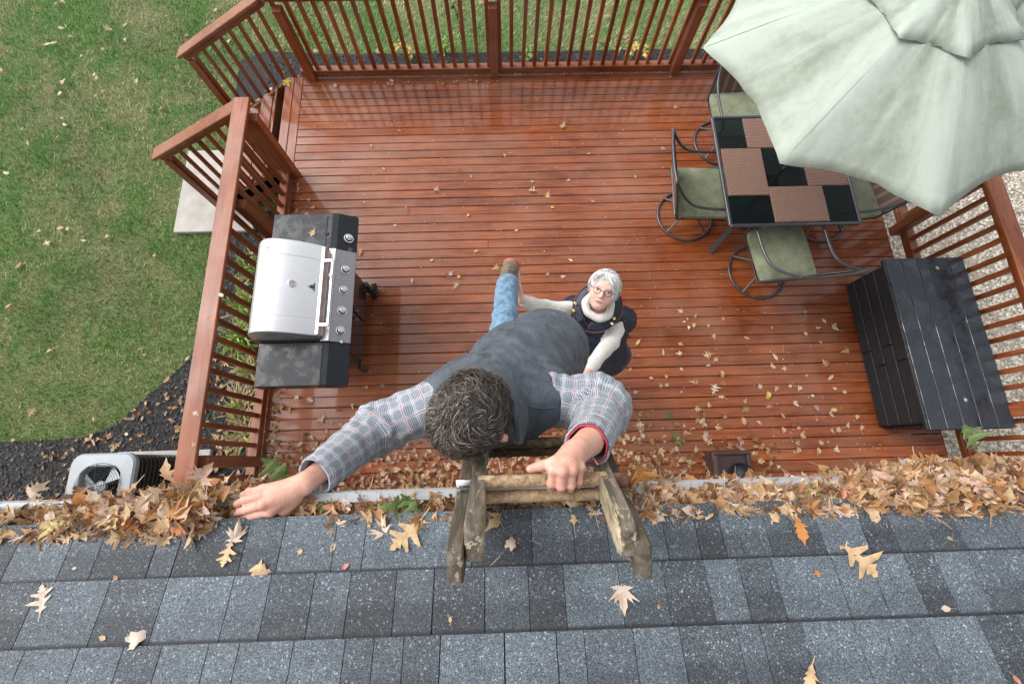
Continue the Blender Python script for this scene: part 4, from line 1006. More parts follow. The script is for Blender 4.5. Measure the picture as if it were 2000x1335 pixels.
for k, (px, py) in enumerate([(215, 1328), (355, 1318), (652, 1070), (573, 1065), (1012, 1158), (1285, 1180), (1652, 1228), (1780, 1212), (1842, 1188), (1765, 1028), (1850, 1052), (1980, 1326), (690, 1285), (500, 1270), (335, 1288), (1000, 1010), (150, 1110), (230, 1130), (880, 1210), (1440, 1010), (1590, 995), (390, 1190), (205, 1245)]):
    tag(put_leaf('leaf_scrap', roof_pt(px, py, .007), LR_.uniform(.010, .022), NS, LR_.uniform(0, 6), [LP, LM, LT, LR][k % 4], 3 if k % 2 else 9), 'tiny %s scrap of leaf on the shingles %s, %s' % (['cream', 'brown', 'tan', 'pinkish'][k % 4], 'left of the ladder' if px < 870 else ('between the ladder rails' if px < 1280 and py < 1100 else ('below the ladder' if px < 1280 else 'right of the ladder')), 'near the gutter' if py < 1120 else 'low in the picture'), 'leaf', 'leaf scraps on the shingles')
tg = MB(); tg.tube([roof_pt(383, 1005, .03), roof_pt(380, 1040, .012), roof_pt(388, 1078, .010)], .0013, 5); tag(tg.obj('twig', OD, None, 60), 'thin bent twig hanging from the left leaf pile onto the shingles', 'twig')
tg = MB(); tg.tube([roof_pt(1045, 1030, .006), roof_pt(1040, 1055, .008), roof_pt(1062, 1068, .006), roof_pt(1090, 1060, .006)], .0007, 4); tag(tg.obj('twig', simple('straw', (.35, .32, .25), .8), None, 60), 'fine curly straw on the dark shingles between the ladder rails', 'twig')
tg = MB(); tg.tube([roof_pt(985, 1062, .006), roof_pt(975, 1088, .006), roof_pt(958, 1105, .006)], .0007, 4); tag(tg.obj('twig', bpy.data.materials['straw'], None, 60), 'fine pale straw just right of the left ladder rail', 'twig')
# the packed gutter: profile of the heap height along the gutter, from the photograph's left to right
HP = [(-3, .055), (-1.25, .045), (-1.10, .050), (-.98, .075), (-.86, .095), (-.72, .115), (-.62, .095), (-.55, .055), (-.45, .035), (-.3, .03), (-.15, .035), (-.06, .02), (.05, .015), (.16, .018), (.24, .035), (.30, .07), (.38, .055), (.50, .045), (.60, .060), (.72, .055), (.80, .075), (.92, .105), (1.05, .115), (1.18, .115), (1.3, .11), (3, .10)]
def heap(x):
    for (a, h), (b, g) in zip(HP, HP[1:]):
        if a <= x <= b: return h+(g-h)*(x-a)/(b-a)
    return .08
pileL = thing('leaf_pile', 'deep pile of dry leaves filling the gutter left of the ladder, around the bare hand', 'leaf pile'); pileR = thing('leaf_pile', 'spilling pile of dry leaves in the gutter right of the ladder', 'leaf pile')
cnt = {0: 0, 1: 0}; extra = {0: [], 1: []}
for k in range(4600):
    x = LR_.uniform(-1.45, 1.5); h = heap(x)
    if LR_.random() > .30+h*6: continue
    u = LR_.random(); side = 0 if x < .06 else 1
    v = LR_.gauss(0, 1); wd = .018+h*.36
    y = -.108+max(-1.25, min(1.6, v))*wd*.62+.10*h
    d_ = abs(y+.108-.10*h)/(wd*1.05); z = 3.150+h*max(0, 1-d_*d_)*LR_.uniform(.35, .82)
    y += .0
    if y < -.125: z = max(z, E0.z-SLP*(y-E0.y)+.010)
    # keep clear of the reaching hand
    pz = Vector((x, y, z))
    if -.68 < x < -.42 and y > -.15 and z > 3.16: z = LR_.uniform(3.14, 3.185)
    if -.01 < x < .19 and z > 3.19: continue
    size = LR_.uniform(.029, .056) if u < .8 else LR_.uniform(.056, .080)
    nr = Vector((LR_.gauss(0, .5), LR_.gauss(-.05, .5), 1)).normalized(); sp = LR_.uniform(0, 6.28)
    top = z > 3.150+h*.42*max(.2, 1-d_*d_)
    if cnt[side] < 285 and (top or h < .04) and LR_.random() < .62:
        mt = LR_.choices([LM, LP, LT, LO, LR], [8, 6.5, 4.5, 1, .6])[0]; put_leaf('leaf', (x, y, z), size, nr, sp, mt, None, False, pileL if side == 0 else pileR); cnt[side] += 1
    else: extra[side].append(((x, y, z-.004), size*.9, nr, sp))
for side, pl in ((0, pileL), (1, pileR)): leaf_stuff('packed_leaves', extra[side], LM, None, pl)
for (px, py, z, sz, sp, lab, pl) in ((545, 918, 3.10, .10, .4, 0, 0), (775, 985, 3.2, .085, -2.2, 0, 0), (805, 985, 3.2, .07, 1.2, 0, 0), (640, 985, 3.18, .05, 1, 0, 0), (1895, 855, 3.27, .075, .5, 0, 1), (1590, 965, 3.19, .04, 1, 0, 1)):
    put_leaf('green_leaf', atz(px, py, z), sz, (LR_.uniform(-.4, .4), -.5, 1), sp, LG, 0, False, pileR if pl else pileL)
put_leaf('standing_leaf', atz(1255, 925, 3.24), .085, (.2, -.9, .6), .3, LO, 0, False, pileR)
put_leaf('standing_leaf', atz(1245, 1000, 3.2), .07, (.2, -.5, 1), 1.3, LP, 1, False, pileR)
put_leaf('standing_leaf', atz(590, 925, 3.24), .0, (.2, -.9, .6), .3, LO, 0, False, pileL) if 0 else None
for (px, py, z, sz, sp) in ((395, 930, 3.27, .085, -.6), (330, 930, 3.26, .07, .4), (60, 960, 3.24, .07, -.9), (300, 960, 3.26, .06, 2), (430, 965, 3.2, .06, 2)):
    put_leaf('leaf', atz(px, py, z), sz, (LR_.uniform(-.3, .3), -.6, 1), sp, LR_.choice([LP, LT, LM]), None, False, pileL)
# leaves on the wet deck: single ones where the photograph has them
DL = [(703, 493, .10, LT, 0), (1100, 245, .10, LT, 6), (1042, 372, .11, LT, 0), (1030, 205, .06, LG, 4), (853, 368, .09, LT, 2), (655, 205, .0, LP, 0), (655, 168, .08, LP, 5), (765, 157, .06, LP, 3), (985, 303, .05, LP, 3), (1240, 345, .05, LP, 5), (968, 523, .09, LY, 6), (1008, 515, .07, LP, 1), (880, 535, .08, LP, 1), (896, 540, .06, LY, 1), (890, 558, .08, LT, 6), (805, 548, .07, LT, 4), (843, 508, .05, LY, 9), (1115, 508, .06, LP, 4), (1100, 540, .06, LP, 3), (1070, 535, .05, LP, 8), (1310, 150, .05, LT, 2), (1295, 290, .06, LT, 2), (1320, 210, .06, LT, 6), (1245, 180, .0, LT, 2), (1325, 365, .0, LT, 2), (1216, 452, .0, LT, 2), (808, 465, .0, LT, 0), (1328, 690, .085, LP, 1), (1385, 692, .10, LT, 6), (1345, 640, .05, LP, 9), (1330, 672, .06, LT, 0), (1355, 635, .06, LY, 3), (1330, 720, .06, LP, 5), (1355, 745, .09, LT, 0), (1395, 760, .11, LP, 6), (1410, 775, .08, LT, 4), (1485, 755, .08, LP, 5), (1500, 772, .09, LY, 3), (1515, 760, .07, LT, 6), (1610, 708, .09, LT, 6), (1630, 640, .10, LP, 6), (1650, 685, .10, LT, 0), (1575, 733, .05, LT, 5), (1560, 757, .08, LP, 5), (1629, 758, .06, LP, 1), (1628, 800, .07, LY, 9), (1655, 831, .07, LP, 1), (1530, 838, .07, LP, 3), (1560, 835, .06, LR, 5), (1448, 862, .09, LP, 1), (1500, 795, .08, LT, 1), (1455, 800, .09, LM, 0), (1375, 825, .09, LT, 2), (1405, 835, .08, LT, 6), (1340, 845, .09, LT, 2), (1380, 860, .10, LT, 6), (1305, 812, .10, LG, 6), (1320, 855, .16, LG, 0), (1290, 880, .13, LT, 1), (1250, 835, .11, LP, 6), (725, 285, .04, LT, 9), (780, 255, .05, LT, 7), (603, 390, .04, LT, 3), (610, 405, .06, LT, 2), (598, 418, .05, LP, 3), (750, 330, .04, LY, 9), (1080, 405, .05, LY, 9), (1040, 355, .05, LY, 1), (920, 345, .04, LT, 9), (793, 405, .04, LT, 2), (712, 395, .04, LT, 9), (1150, 300, .04, LP, 3), (1158, 393, .05, LT, 0), (1070, 380, .08, LY, 2), (1110, 352, .05, LT, 6), (772, 440, .05, LP, 5), (915, 420, .05, LT, 3), (930, 490, .05, LT, 3), (1008, 450, .04, LP, 9), (845, 740, .09, LT, 0), (580, 775, .08, LP, 5), (605, 780, .08, LP, 0), (565, 800, .07, LT, 0), (560, 160, .16, LY, 1)]
KW = {'oak': 'lobed oak', 'maple': 'pointed maple', 'oval': 'oval', 'long': 'narrow oak'}
def mark(x, y):
    if x < -1.1: return 'between the grill and the gutter' if y < .7 else ('near the top of the steps' if y > 2.9 else 'by the grill and left railing')
    if x > 1.35 and y > 1.5: return 'near the table and chairs' if y < 3.3 else 'near the right back post'
    if x > 2.4: return 'just left of the black storage box'
    if y > 3.0: return 'on the shiny reflections by the back railing'
    if y > 1.9: return 'in the middle of the open deck'
    if y > 1.1: return 'close to the raised boot' if x < .4 else 'to the right of the woman'
    if x > 1.2: return 'between the brown lantern and the storage box' if y < .5 else 'on the boards below the swivel chair'
    return 'beside the checked sleeves' if y > .4 else 'in the drift behind the gutter'
def leaf_label(o, x, y, sz):
    kd = {}; c = {'dry_leaf': 'brown', 'pale_dry_leaf': 'cream', 'tan_oak_leaf': 'tan', 'yellow_leaf': 'yellowish', 'green_oak_leaf': 'green', 'pink_red_leaf': 'pinkish', 'orange_brown_leaf': 'orange'}[o.data.materials[0].name]
    return '%s %s %s leaf on deck %s' % ('large' if sz > .09 else ('small' if sz < .06 else 'medium'), c, KW[o['shape']], mark(x, y))
L1 = 'dry tan or cream leaf lying flat on the wet red deck boards'; G1 = 'single leaves scattered on the deck'
def deck_leaf(x, y, sz, mt, i=None):
    o = put_leaf('deck_leaf', (x, y, .012), sz, (random.uniform(-.2, .2), random.uniform(-.2, .2), 1), LR_.uniform(0, 6.28), mt, i, LR_.random() < .6)
    return o
seen = set(); ndk = 0
for (px, py, sz, mt, i) in DL:
    if not sz: continue
    p = atz(px, py, .01)
    o = deck_leaf(p.x, p.y, sz*.95, mt, i); tag(o, leaf_label(o, p.x, p.y, sz), 'leaf', G1); ndk += 1
def free(x, y): return not ((BX0-.05 < x < BX1+.1 and BY0-.05 < y < BY1+.05) or (GX0-.1 < x < -1.36 and .9 < y < 1.8) or (x < DX0+.04) or (x > 4.1))
litter = []
for k in range(120):
    x = LR_.uniform(.75, 3.4); y = 1.55*LR_.random()**1.3
    if free(x, y) and LR_.random() < 1.1-.3*y: sz = LR_.uniform(.035, .085); o = deck_leaf(x, y, sz, LR_.choice([LM, LT, LP])); tag(o, leaf_label(o, x, y, sz), 'leaf', G1)
for k in range(1750):
    x = LR_.uniform(-2.25, 2.6); c = LR_.random()
    y = -.30+abs(LR_.gauss(0, .30 if x > -1.2 else .36))
    if x > 1.35 and LR_.random() < .55+.3*(x-1.35): continue
    if x < -1.5 and LR_.random() < .3: continue
    if not free(x, y): continue
    z = .012+.05*max(0, 1-y/.35)*LR_.random()
    litter.append(((x, y, z), LR_.uniform(.035, .085), Vector((LR_.gauss(0, .25), LR_.gauss(0, .25), 1)), LR_.uniform(0, 6.28)))
for k in range(130):
    y = LR_.uniform(0, 3.1); x = DX0+.07+abs(LR_.gauss(0, .045))
    if LR_.random() < (1-y/4): litter.append(((x, y, .015), LR_.uniform(.03, .075), Vector((LR_.gauss(0, .3), LR_.gauss(0, .3), 1)), LR_.uniform(0, 6.28)))
for k in range(40): litter.append(((LR_.uniform(-1.7, 0), 4.35-abs(LR_.gauss(0, .03)), .012), LR_.uniform(.02, .05), Vector((0, .2, 1)), LR_.uniform(0, 6.28)))
litter.sort(key=lambda t: -t[1]); 
for it in litter[:95]:
    o = put_leaf('deck_leaf', it[0], it[1]*1.05, it[2], it[3], LR_.choice([LM, LT, LM]), None, False); tag(o, leaf_label(o, it[0][0], it[0][1], it[1]), 'leaf', G1)
leaf_stuff('leaf_litter', litter[95:], LM, 'drift of small brown leaves along the house side of the deck')
crumbs = [((LR_.uniform(-2.2, 4), 4.3*LR_.random()**1.4, .004), LR_.uniform(.006, .02), Vector((0, 0, 1)), LR_.uniform(0, 6.28)) for _ in range(900)]
leaf_stuff('leaf_crumbs', [c for c in crumbs if free(c[0][0], c[0][1])], LP, 'pale crumbs of leaves and seeds dotted over the deck boards')
# leaves on lawn, mulch, rail, grill, box
n_ = 0
for k in range(330):
    x = LR_.uniform(-8.2, -2.5); y = LR_.uniform(-.35, 8)
    if in_poly(np.array([[x, y]]), pad)[0]: continue
    m_ = in_poly(np.array([[x, y]]), mulch)[0]
    if m_ and x < -4.6 and LR_.random() < .6: continue
    if not m_ and LR_.random() < .5: continue
    if n_ < 190:
        sz = LR_.uniform(.05, .115); o = put_leaf('ground_leaf', (x, y, GZ+(.02 if m_ else .045)), sz, (LR_.gauss(0, .25), LR_.gauss(0, .25), 1), LR_.uniform(0, 6.28), LR_.choice([LM, LP, LT, LM, LP]))
        wh = ('on the mulch by the air conditioner' if x < -3.3 else 'on the mulch under the left railing') if m_ else (('in the far left corner of the lawn' if x < -5.6 else 'on the lawn beyond the step handrails') if y > 4.4 else ('on the lawn left of the concrete pad' if y > 2.6 else ('on the lawn edge beside the mulch' if y < 1.3 else 'on the lawn left of the handrail')))
        tag(o, '%s %s %s leaf %s' % ('large' if sz > .095 else ('small' if sz < .068 else 'medium'), {'dry_leaf': 'brown', 'pale_dry_leaf': 'cream', 'tan_oak_leaf': 'tan', 'pink_red_leaf': 'pinkish'}[o.data.materials[0].name], KW[o['shape']], wh), 'leaf', 'leaves on the mulch bed' if m_ else 'leaves on the lawn'); n_ += 1
mul = [((LR_.uniform(-5.2, -2.5), LR_.uniform(-.35, 1.3), GZ+.02), LR_.uniform(.04, .10), Vector((LR_.gauss(0, .3), LR_.gauss(0, .3), 1)), LR_.uniform(0, 6.28)) for _ in range(260)]
mul += [((LR_.uniform(-3.2, -2.4), LR_.uniform(-.3, 2.6), GZ+.03), LR_.uniform(.05, .11), Vector((LR_.gauss(0, .4), LR_.gauss(0, .4), 1)), LR_.uniform(0, 6.28)) for _ in range(230)]
mul = [m for m in mul if in_poly(np.array([m[0][:2]]), mulch)[0]]
leaf_stuff('mulch_leaves', mul, LM, 'scattered small leaves over the black mulch beside the deck')
far = [((LR_.uniform(-2.5, 4), LR_.uniform(4.7, 9), GZ+.04), LR_.uniform(.06, .12), Vector((LR_.gauss(0, .2), LR_.gauss(0, .2), 1)), LR_.uniform(0, 6.28)) for _ in range(90)]
leaf_stuff('back_lawn_leaves', far, LM, 'sparse fallen leaves on the lawn behind the back railing')
for (p, sz, mt, i, lab, sp) in ((atz(431, 575, .99), .055, LP, 3, 'pale leaf on top of the left handrail beside the grill hood', 1), (atz(381, 806, .99), .06, LP, 1, 'white leaf lying on the left handrail near the gutter', 1), (atz(408, 622, .99), .03, LO, 9, 'small orange leaf on the left handrail', 1.5), (atz(377, 866, .99), .04, LR, 2, 'small pinkish leaf at the near end of the left handrail', .3),
    (atz(611, 453, .895), .075, LT, 6, 'tan leaf lying on the black side burner lid of the grill', -.4), (atz(645, 537, 1.0), .045, LP, 3, 'small pale leaf behind the grill handle', .3), (atz(1830, 523, .60), .055, LT, 5, 'tan leaf on the ribbed lid of the black box', .8), (atz(1885, 780, .60), .05, LP, 5, 'pale leaf near the front end of the black box lid', .2)):
    tag(put_leaf('resting_leaf', p, sz, (0, 0, 1), sp, mt, i), lab, 'leaf')
hl = on_hood(524, 484)[0]; tag(put_leaf('resting_leaf', hl+Vector((0, 0, .006)), .03, (-.2, 0, 1), 1.2, LO, 9), 'small orange leaf stuck to the steel grill hood', 'leaf')

# ------------------------------------------------------------------ plants beside the railings
GRN = mat_leaf('green_strap_leaf', [(0, (.12, .26, .04)), (.5, (.22, .38, .07)), (1, (.34, .44, .10))], .5); STR = mat_leaf('dried_strap_leaf', [(0, (.26, .19, .10)), (.5, (.45, .36, .22)), (1, (.34, .24, .13))])
def clump(x, y, nd, ng, label, rad=.3, h=.38, w=.011):
    t = thing('strap_leaf_clump', label, 'plant', (x, y, GZ), 0)
    for mat, n, nm, hh in ((STR, nd, 'dried_blades', .45), (GRN, ng, 'green_blades', 1.)):
        if not n: continue
        m = MB()
        for _ in range(n):
            a = LR_.uniform(0, 6.28); L = LR_.uniform(.5, 1)*rad*1.2; hz = h*hh*LR_.uniform(.5, 1); bw = w*LR_.uniform(.6, 1.3); b0 = len(m.v); bend = LR_.uniform(-.5, .5); ox, oy = LR_.gauss(0, .05), LR_.gauss(0, .05)
            for j in range(6):
                u = j/5; r_ = L*u; z = hz*(4*u*(1-u)*.8+u*.15)+.015; an = a+bend*u; ww = bw*(1-u*.85)
                cx, cy = ox+r_*cos(an), oy+r_*sin(an); m.v += [(cx-ww*sin(an), cy+ww*cos(an), z), (cx+ww*sin(an), cy-ww*cos(an), z+.004)]
            for j in range(5): m.f.append((b0+2*j, b0+2*j+1, b0+2*j+3, b0+2*j+2)); m.m.append(0)
        m.obj(nm, mat, t, 60)
    return t
for (x, y, nd, ng, lab) in ((-2.98, 2.25, 20, 22, 'strappy green clump just past the second post of the left railing'), (-3.0, 1.85, 50, 40, 'bright green clump seen through the balusters behind the grill hood'), (-2.98, 1.45, 60, 60, 'dense leafy green clump behind the lower half of the grill hood'), (-2.85, 1.05, 110, 14, 'mostly dried straw clump beside the near grill shelf'), (-2.9, .68, 120, 12, 'dried straw clump with a few yellow green blades near the gutter'), (-2.8, .36, 110, 8, 'dried brown clump at the near end of the left railing')):
    clump(x, y, nd, ng, lab)
for k, (px, py) in enumerate(((800, 112), (870, 104), (905, 95), (1035, 118), (1225, 118), (1245, 110))):
    p = atz(px, py, GZ); q = thing('small_shrub', ['low yellow green plant left of the tall stems behind the back railing', 'lime leafed plant beside the tall stems', 'tall dark stemmed plant behind the back railing', 'small green sprig right of the middle post', 'pale leafed plant left of the right post', 'pale leafed plant just left of the right back post'][k], 'plant', (p.x, p.y, GZ))
    hgt = .75 if k == 2 else .2; sm = MB()
    for _ in range(9 if k == 2 else 5): a = LR_.uniform(0, 6.28); sm.tube([(0, 0, 0), (.03*cos(a), .03*sin(a), hgt*.5), (.12*cos(a)*LR_.random(), .12*sin(a), hgt*LR_.uniform(.6, 1))], .004, 5)
    sm.obj('stem', OD, q, 60)
    its = [((LR_.gauss(0, .07), LR_.gauss(0, .06), hgt*LR_.uniform(.35, 1.05)), LR_.uniform(.04, .09), Vector((LR_.gauss(0, .5), LR_.gauss(0, .5), 1)), LR_.uniform(0, 6.28)) for _ in range(26)]
    b_ = leaf_stuff('foliage', its, OD if k == 2 else (LY if k in (0, 4, 5) else GRN), None, q)

# ------------------------------------------------------------------ implicit surfaces for people
def v3(a): return np.array(a, float)
def cone(a, b, r1, r2, flat=None, fs=1.):
    a, b = v3(a), v3(b); ba = b-a; L2 = max(ba@ba, 1e-12)
    if flat is not None: n = v3(flat); n = n/np.linalg.norm(n)
    def f(P):
        Q = P-a; h = np.clip(Q@ba/L2, 0, 1); D = Q-h[..., None]*ba
        if flat is not None: D = D+np.outer((D@n).ravel(), n).reshape(D.shape)*(fs-1)
        return np.sqrt((D*D).sum(-1))-(r1+(r2-r1)*h)
    f.bb = (np.minimum(a-r1, b-r2), np.maximum(a+r1, b+r2)); return f
def ell(c, r, M_=None):
    c, r = v3(c), v3(r); Mi = np.eye(3) if M_ is None else np.array(M_).T       # rows = axes
    def f(P):
        Q = (P-c) @ Mi.T; k = np.sqrt(((Q/r)**2).sum(-1)); k2 = np.sqrt(((Q/(r*r))**2).sum(-1))+1e-9
        return k*(k-1)/k2
    R_ = max(r); f.bb = (c-R_, c+R_); return f
def smin(a, b, k):
    h = np.clip(.5+.5*(b-a)/k, 0, 1); return b*(1-h)+a*h-k*h*(1-h)
def field(prims):
    """prims: list of (f, k) joined, (f, k, 'sub') carved"""
    def F(P):
        d = None
        for p in prims:
            g = p[0](P)
            if d is None: d = g
            elif len(p) > 2: d = -smin(-d, g, p[1])
            else: d = smin(d, g, p[1])
        return d
    lo = np.min([p[0].bb[0] for p in prims if len(p) < 3], 0); hi = np.max([p[0].bb[1] for p in prims if len(p) < 3], 0)
    return F, lo, hi
def nets(F, lo, hi, h, pad=.03, disp=None):
    lo = lo-pad; hi = hi+pad; n = np.ceil((hi-lo)/h).astype(int)+1
    ax = [lo[i]+h*np.arange(n[i]) for i in range(3)]; G = np.empty(n)
    for i0 in range(0, n[0], 24):
        X = np.stack(np.meshgrid(ax[0][i0:i0+24], ax[1], ax[2], indexing='ij'), -1); G[i0:i0+24] = F(X)+(disp(X) if disp else 0)
    S = G < 0; c = [slice(0, -1), slice(1, None)]
    cnt = sum(S[c[i], c[j], c[k]].astype(int) for i in (0, 1) for j in (0, 1) for k in (0, 1)); act = (cnt > 0) & (cnt < 8)
    I = np.argwhere(act); idx = -np.ones(act.shape, int); idx[act] = np.arange(len(I))
    acc = np.zeros((len(I), 3)); w = np.zeros(len(I))
    for axn in range(3):
        o = [a for a in range(3) if a != axn]
        for u in (0, 1):
            for v in (0, 1):
                A = I.copy(); A[:, o[0]] += u; A[:, o[1]] += v; B = A.copy(); B[:, axn] += 1
                ga = G[tuple(A.T)]; gb = G[tuple(B.T)]; m = (ga < 0) != (gb < 0); t = np.where(m, ga/(ga-gb+1e-12), 0)
                p = A.astype(float); p[:, axn] += t; acc[m] += p[m]; w[m] += 1
    V = lo+h*acc/w[:, None]; Q = []
    for axn in range(3):
        o = [a for a in range(3) if a != axn]; s0 = [slice(None)]*3; s0[axn] = slice(0, -1); s1 = [slice(None)]*3; s1[axn] = slice(1, None)
        A = S[tuple(s0)]; B = S[tuple(s1)]; E_ = np.argwhere(A != B); E_ = E_[(E_[:, o[0]] > 0) & (E_[:, o[1]] > 0) & (E_[:, o[0]] < n[o[0]]-1) & (E_[:, o[1]] < n[o[1]]-1)]
        def cell(du, dv): C = E_.copy(); C[:, o[0]] += du; C[:, o[1]] += dv; return idx[tuple(C.T)]
        q = np.stack([cell(-1, -1), cell(0, -1), cell(0, 0), cell(-1, 0)], 1)
        flip = A[tuple(E_.T)] if axn != 1 else ~A[tuple(E_.T)]; q[~flip] = q[~flip][:, ::-1]; Q.append(q)
    return V, np.concatenate(Q)
def add_attr(me, name, arr, typ='FLOAT_VECTOR'):
    a = me.attributes.new(name, typ, 'POINT')
    if typ == 'FLOAT_VECTOR': a.data.foreach_set('vector', np.ascontiguousarray(arr, dtype=np.float32).ravel())
    else: a.data.foreach_set('value', np.ascontiguousarray(arr, dtype=np.float32).ravel())
def relax(V, Q, it=1):
    for _ in range(it):
        acc = np.zeros_like(V); w = np.zeros(len(V))
        for k in range(4):
            a, b = Q[:, k], Q[:, (k+1) % 4]; np.add.at(acc, a, V[b]); np.add.at(w, a, 1); np.add.at(acc, b, V[a]); np.add.at(w, b, 1)
        V = V*.5+.5*acc/np.maximum(w, 1)[:, None]
    return V
def chain_uv(V, pts, ref):
    """length along / arc around a chain of joints, in metres"""
    best = np.full(len(V), 1e9); U = np.zeros((len(V), 3)); s = 0.
    for a, b, r in zip(pts, pts[1:], range(9)):
        a, b = v3(a), v3(b); ba = b-a; L = np.linalg.norm(ba); t = ba/L; h = (V-a)@t; hc = np.clip(h, 0, L); D = V-a-hc[:, None]*t; d = np.linalg.norm(D, axis=1)
        e = v3(ref)-t*(v3(ref)@t); e /= np.linalg.norm(e); g = np.cross(t, e); an = np.arctan2(D@g, D@e); m = d < best
        best[m] = d[m]; U[m, 0] = s+h[m]; U[m, 1] = an[m]*.062; s += L
    return U
def wob(P, f, s=0.):
    x, y, z = P[..., 0]*f+s, P[..., 1]*f+1.7*s, P[..., 2]*f-s
    return np.sin(x+1.3*np.sin(y*.7+z*.5))*np.cos(y*.9+1.1*np.sin(z*.8))+.5*np.sin(2.1*z+1.7*x+np.sin(3*y))

# ------------------------------------------------------------------ cloth, skin and hair materials
def mat_plaid():
    k = NT('grey_white_red_check_shirt'); at = k.n('ShaderNodeAttribute'); at.attribute_name = 'cloth'; s_ = k.n('ShaderNodeSeparateXYZ')
    co = k.coord('World'); wv = k.n('ShaderNodeTexNoise'); k.l(co, wv.inputs['Vector']); wv.inputs['Scale'].default_value = 16
    ofs = k.n('ShaderNodeVectorMath', operation='SCALE'); k.l(wv.outputs[1], ofs.inputs[0]); ofs.inputs['Scale'].default_value = .012
    ad = k.n('ShaderNodeVectorMath', operation='ADD'); k.l(at.outputs['Vector'], ad.inputs[0]); k.l(ofs.outputs[0], ad.inputs[1]); k.l(ad.outputs[0], s_.inputs[0])
    u, v = s_.outputs[0], s_.outputs[1]
    def fr(x, per, off=0.): return k.math('FRACT', k.math('ADD', k.math('DIVIDE', x, per), off))
    def line(x, per, w, off=0.): return k.math('LESS_THAN', k.math('ABSOLUTE', k.math('SUBTRACT', fr(x, per, off), .5)), w)
    a = k.math('LESS_THAN', fr(u, .0048), .5); b = k.math('LESS_THAN', fr(v, .0048), .5)
    chk = k.math('MULTIPLY', k.math('ADD', a, b), .5)
    band = k.math('MAXIMUM', line(u, .032, .26), line(v, .032, .26, .3)); dark = k.math('MULTIPLY', chk, k.math('ADD', k.math('MULTIPLY', band, .45), .5))
    c = k.mix(dark, (.32, .365, .41), (.022, .034, .050))
    wl = k.math('MAXIMUM', k.math('MAXIMUM', line(u, .032, .032, .43), line(v, .032, .032, .73)), k.math('MAXIMUM', line(u, .032, .032, .57), line(v, .032, .032, .87))); c = k.mix(k.math('MULTIPLY', wl, .6), c, (.50, .51, .55))
    rd = k.math('MAXIMUM', line(u, .064, .017, .50), line(v, .032, .026, .80)); c = k.mix(k.math('MULTIPLY', rd, .85), c, (.28, .04, .08))
    k.set(Base_Color=c, Roughness=.85, Sheen_Weight=.15); k.bump(k.noise(co, 30, 5, .6), .35, .006); return k.m
M['plaid'] = mat_plaid()
def mat_vest():
    k = NT('damp_slate_vest'); co = k.coord('World'); n = k.noise(co, 16, 6, .66, .5); n2 = k.noise(k.coord('World', (22, 9, 22)), 2.6, 5, .65, .8); dr = k.vor(co, 120)
    f = k.math('ADD', k.math('MULTIPLY', n, .5), k.math('MULTIPLY', n2, .5))
    c = k.ramp(f, [(.38, (.026, .034, .046)), (.48, (.046, .058, .076)), (.64, (.080, .098, .122))])
    c = k.mix(k.math('MULTIPLY', k.ramp(dr, [(.08, 1.), (.16, 0.)]), k.ramp(n, [(.45, 0.), (.6, .7)])), c, (.016, .021, .030))
    k.set(Base_Color=c, Roughness=k.ramp(f, [(.4, .38), (.6, .62)]), Specular_IOR_Level=.4, Sheen_Weight=.1)
    h = k.math('ADD', k.math('MULTIPLY', n2, .7), k.math('MULTIPLY', n, .5)); k.bump(h, .4, .006); return k.m
M['vest'] = mat_vest()
def mat_skin(name, a, b):
    k = NT(name); co = k.coord('World'); n = k.noise(co, 55, 5, .65); n2 = k.noise(co, 18, 3)
    at = k.n('ShaderNodeAttribute'); at.attribute_name = 'tint'
    c = k.mix(k.ramp(n2, [(.35, 0.), (.65, 1.)]), a, b); c = k.mix(k.ramp(n, [(.62, 0.), (.75, .35)]), c, (.36, .15, .10))
    c = k.mix(at.outputs['Fac'], c, (.50, .17, .15))
    k.set(Base_Color=c, Roughness=.48, Subsurface_Weight=.12, Subsurface_Scale=.01); k.b.inputs['Subsurface Radius'].default_value = (1, .35, .2); wr = k.noise(k.coord('World', (1, 1, 1), rot=(.3, .2, .7)), 95, 4, .6, 1.2); fk = k.ramp(k.vor(co, 150), [(.06, 1.), (.12, 0.)]); c = k.mix(k.math('MULTIPLY', fk, .28), c, (.22, .09, .05)); k.set(Base_Color=c); k.bump(k.math('ADD', wr, k.noise(co, 240, 3)), .5, .0022); return k.m
M['skin'] = mat_skin('ruddy_skin', (.50, .255, .185), (.60, .345, .265)); M['skin_w'] = mat_skin('fair_skin', (.66, .385, .31), (.71, .455, .38))
def cloth(name, col, rough=.8, sc=22, var=.25, fine=400, wet=None):
    k = NT(name); co = k.coord('World'); n = k.noise(co, sc, 5, .65, .4); w = k.noise(co, fine, 2)
    c = k.ramp(n, [(.32, tuple(x*(1-var) for x in col)), (.68, tuple(min(1, x*(1+var)) for x in col))]); k.set(Base_Color=c, Roughness=rough, Sheen_Weight=.2); k.bump(k.math('ADD', n, k.math('MULTIPLY', w, .35)), .35, .004); return k.m
M['jeans'] = cloth('pale_blue_denim', (.10, .185, .275), .85, 40, .5); M['boot'] = cloth('brown_boot_leather', (.10, .072, .048), .6, 30, .35); M['sole'] = cloth('rust_red_sole', (.35, .09, .05), .6)
M['cream'] = cloth('cream_knit', (.66, .64, .60), .9, 40, .07); M['navy'] = cloth('navy_quilted_nylon', (.006, .011, .030), .5, 26, .4); M['navy'].node_tree.nodes['Principled BSDF'].inputs['Sheen Weight'].default_value = 0; M['red_knit'] = cloth('crimson_cuff', (.38, .02, .05), .85)
M['dkpants'] = cloth('dark_trousers', (.012, .016, .032), .8)
def mat_hair(name, stops):
    k = NT(name); k.set(Base_Color=k.ramp(k.island(), stops), Roughness=.42, Specular_IOR_Level=.5); return k.m
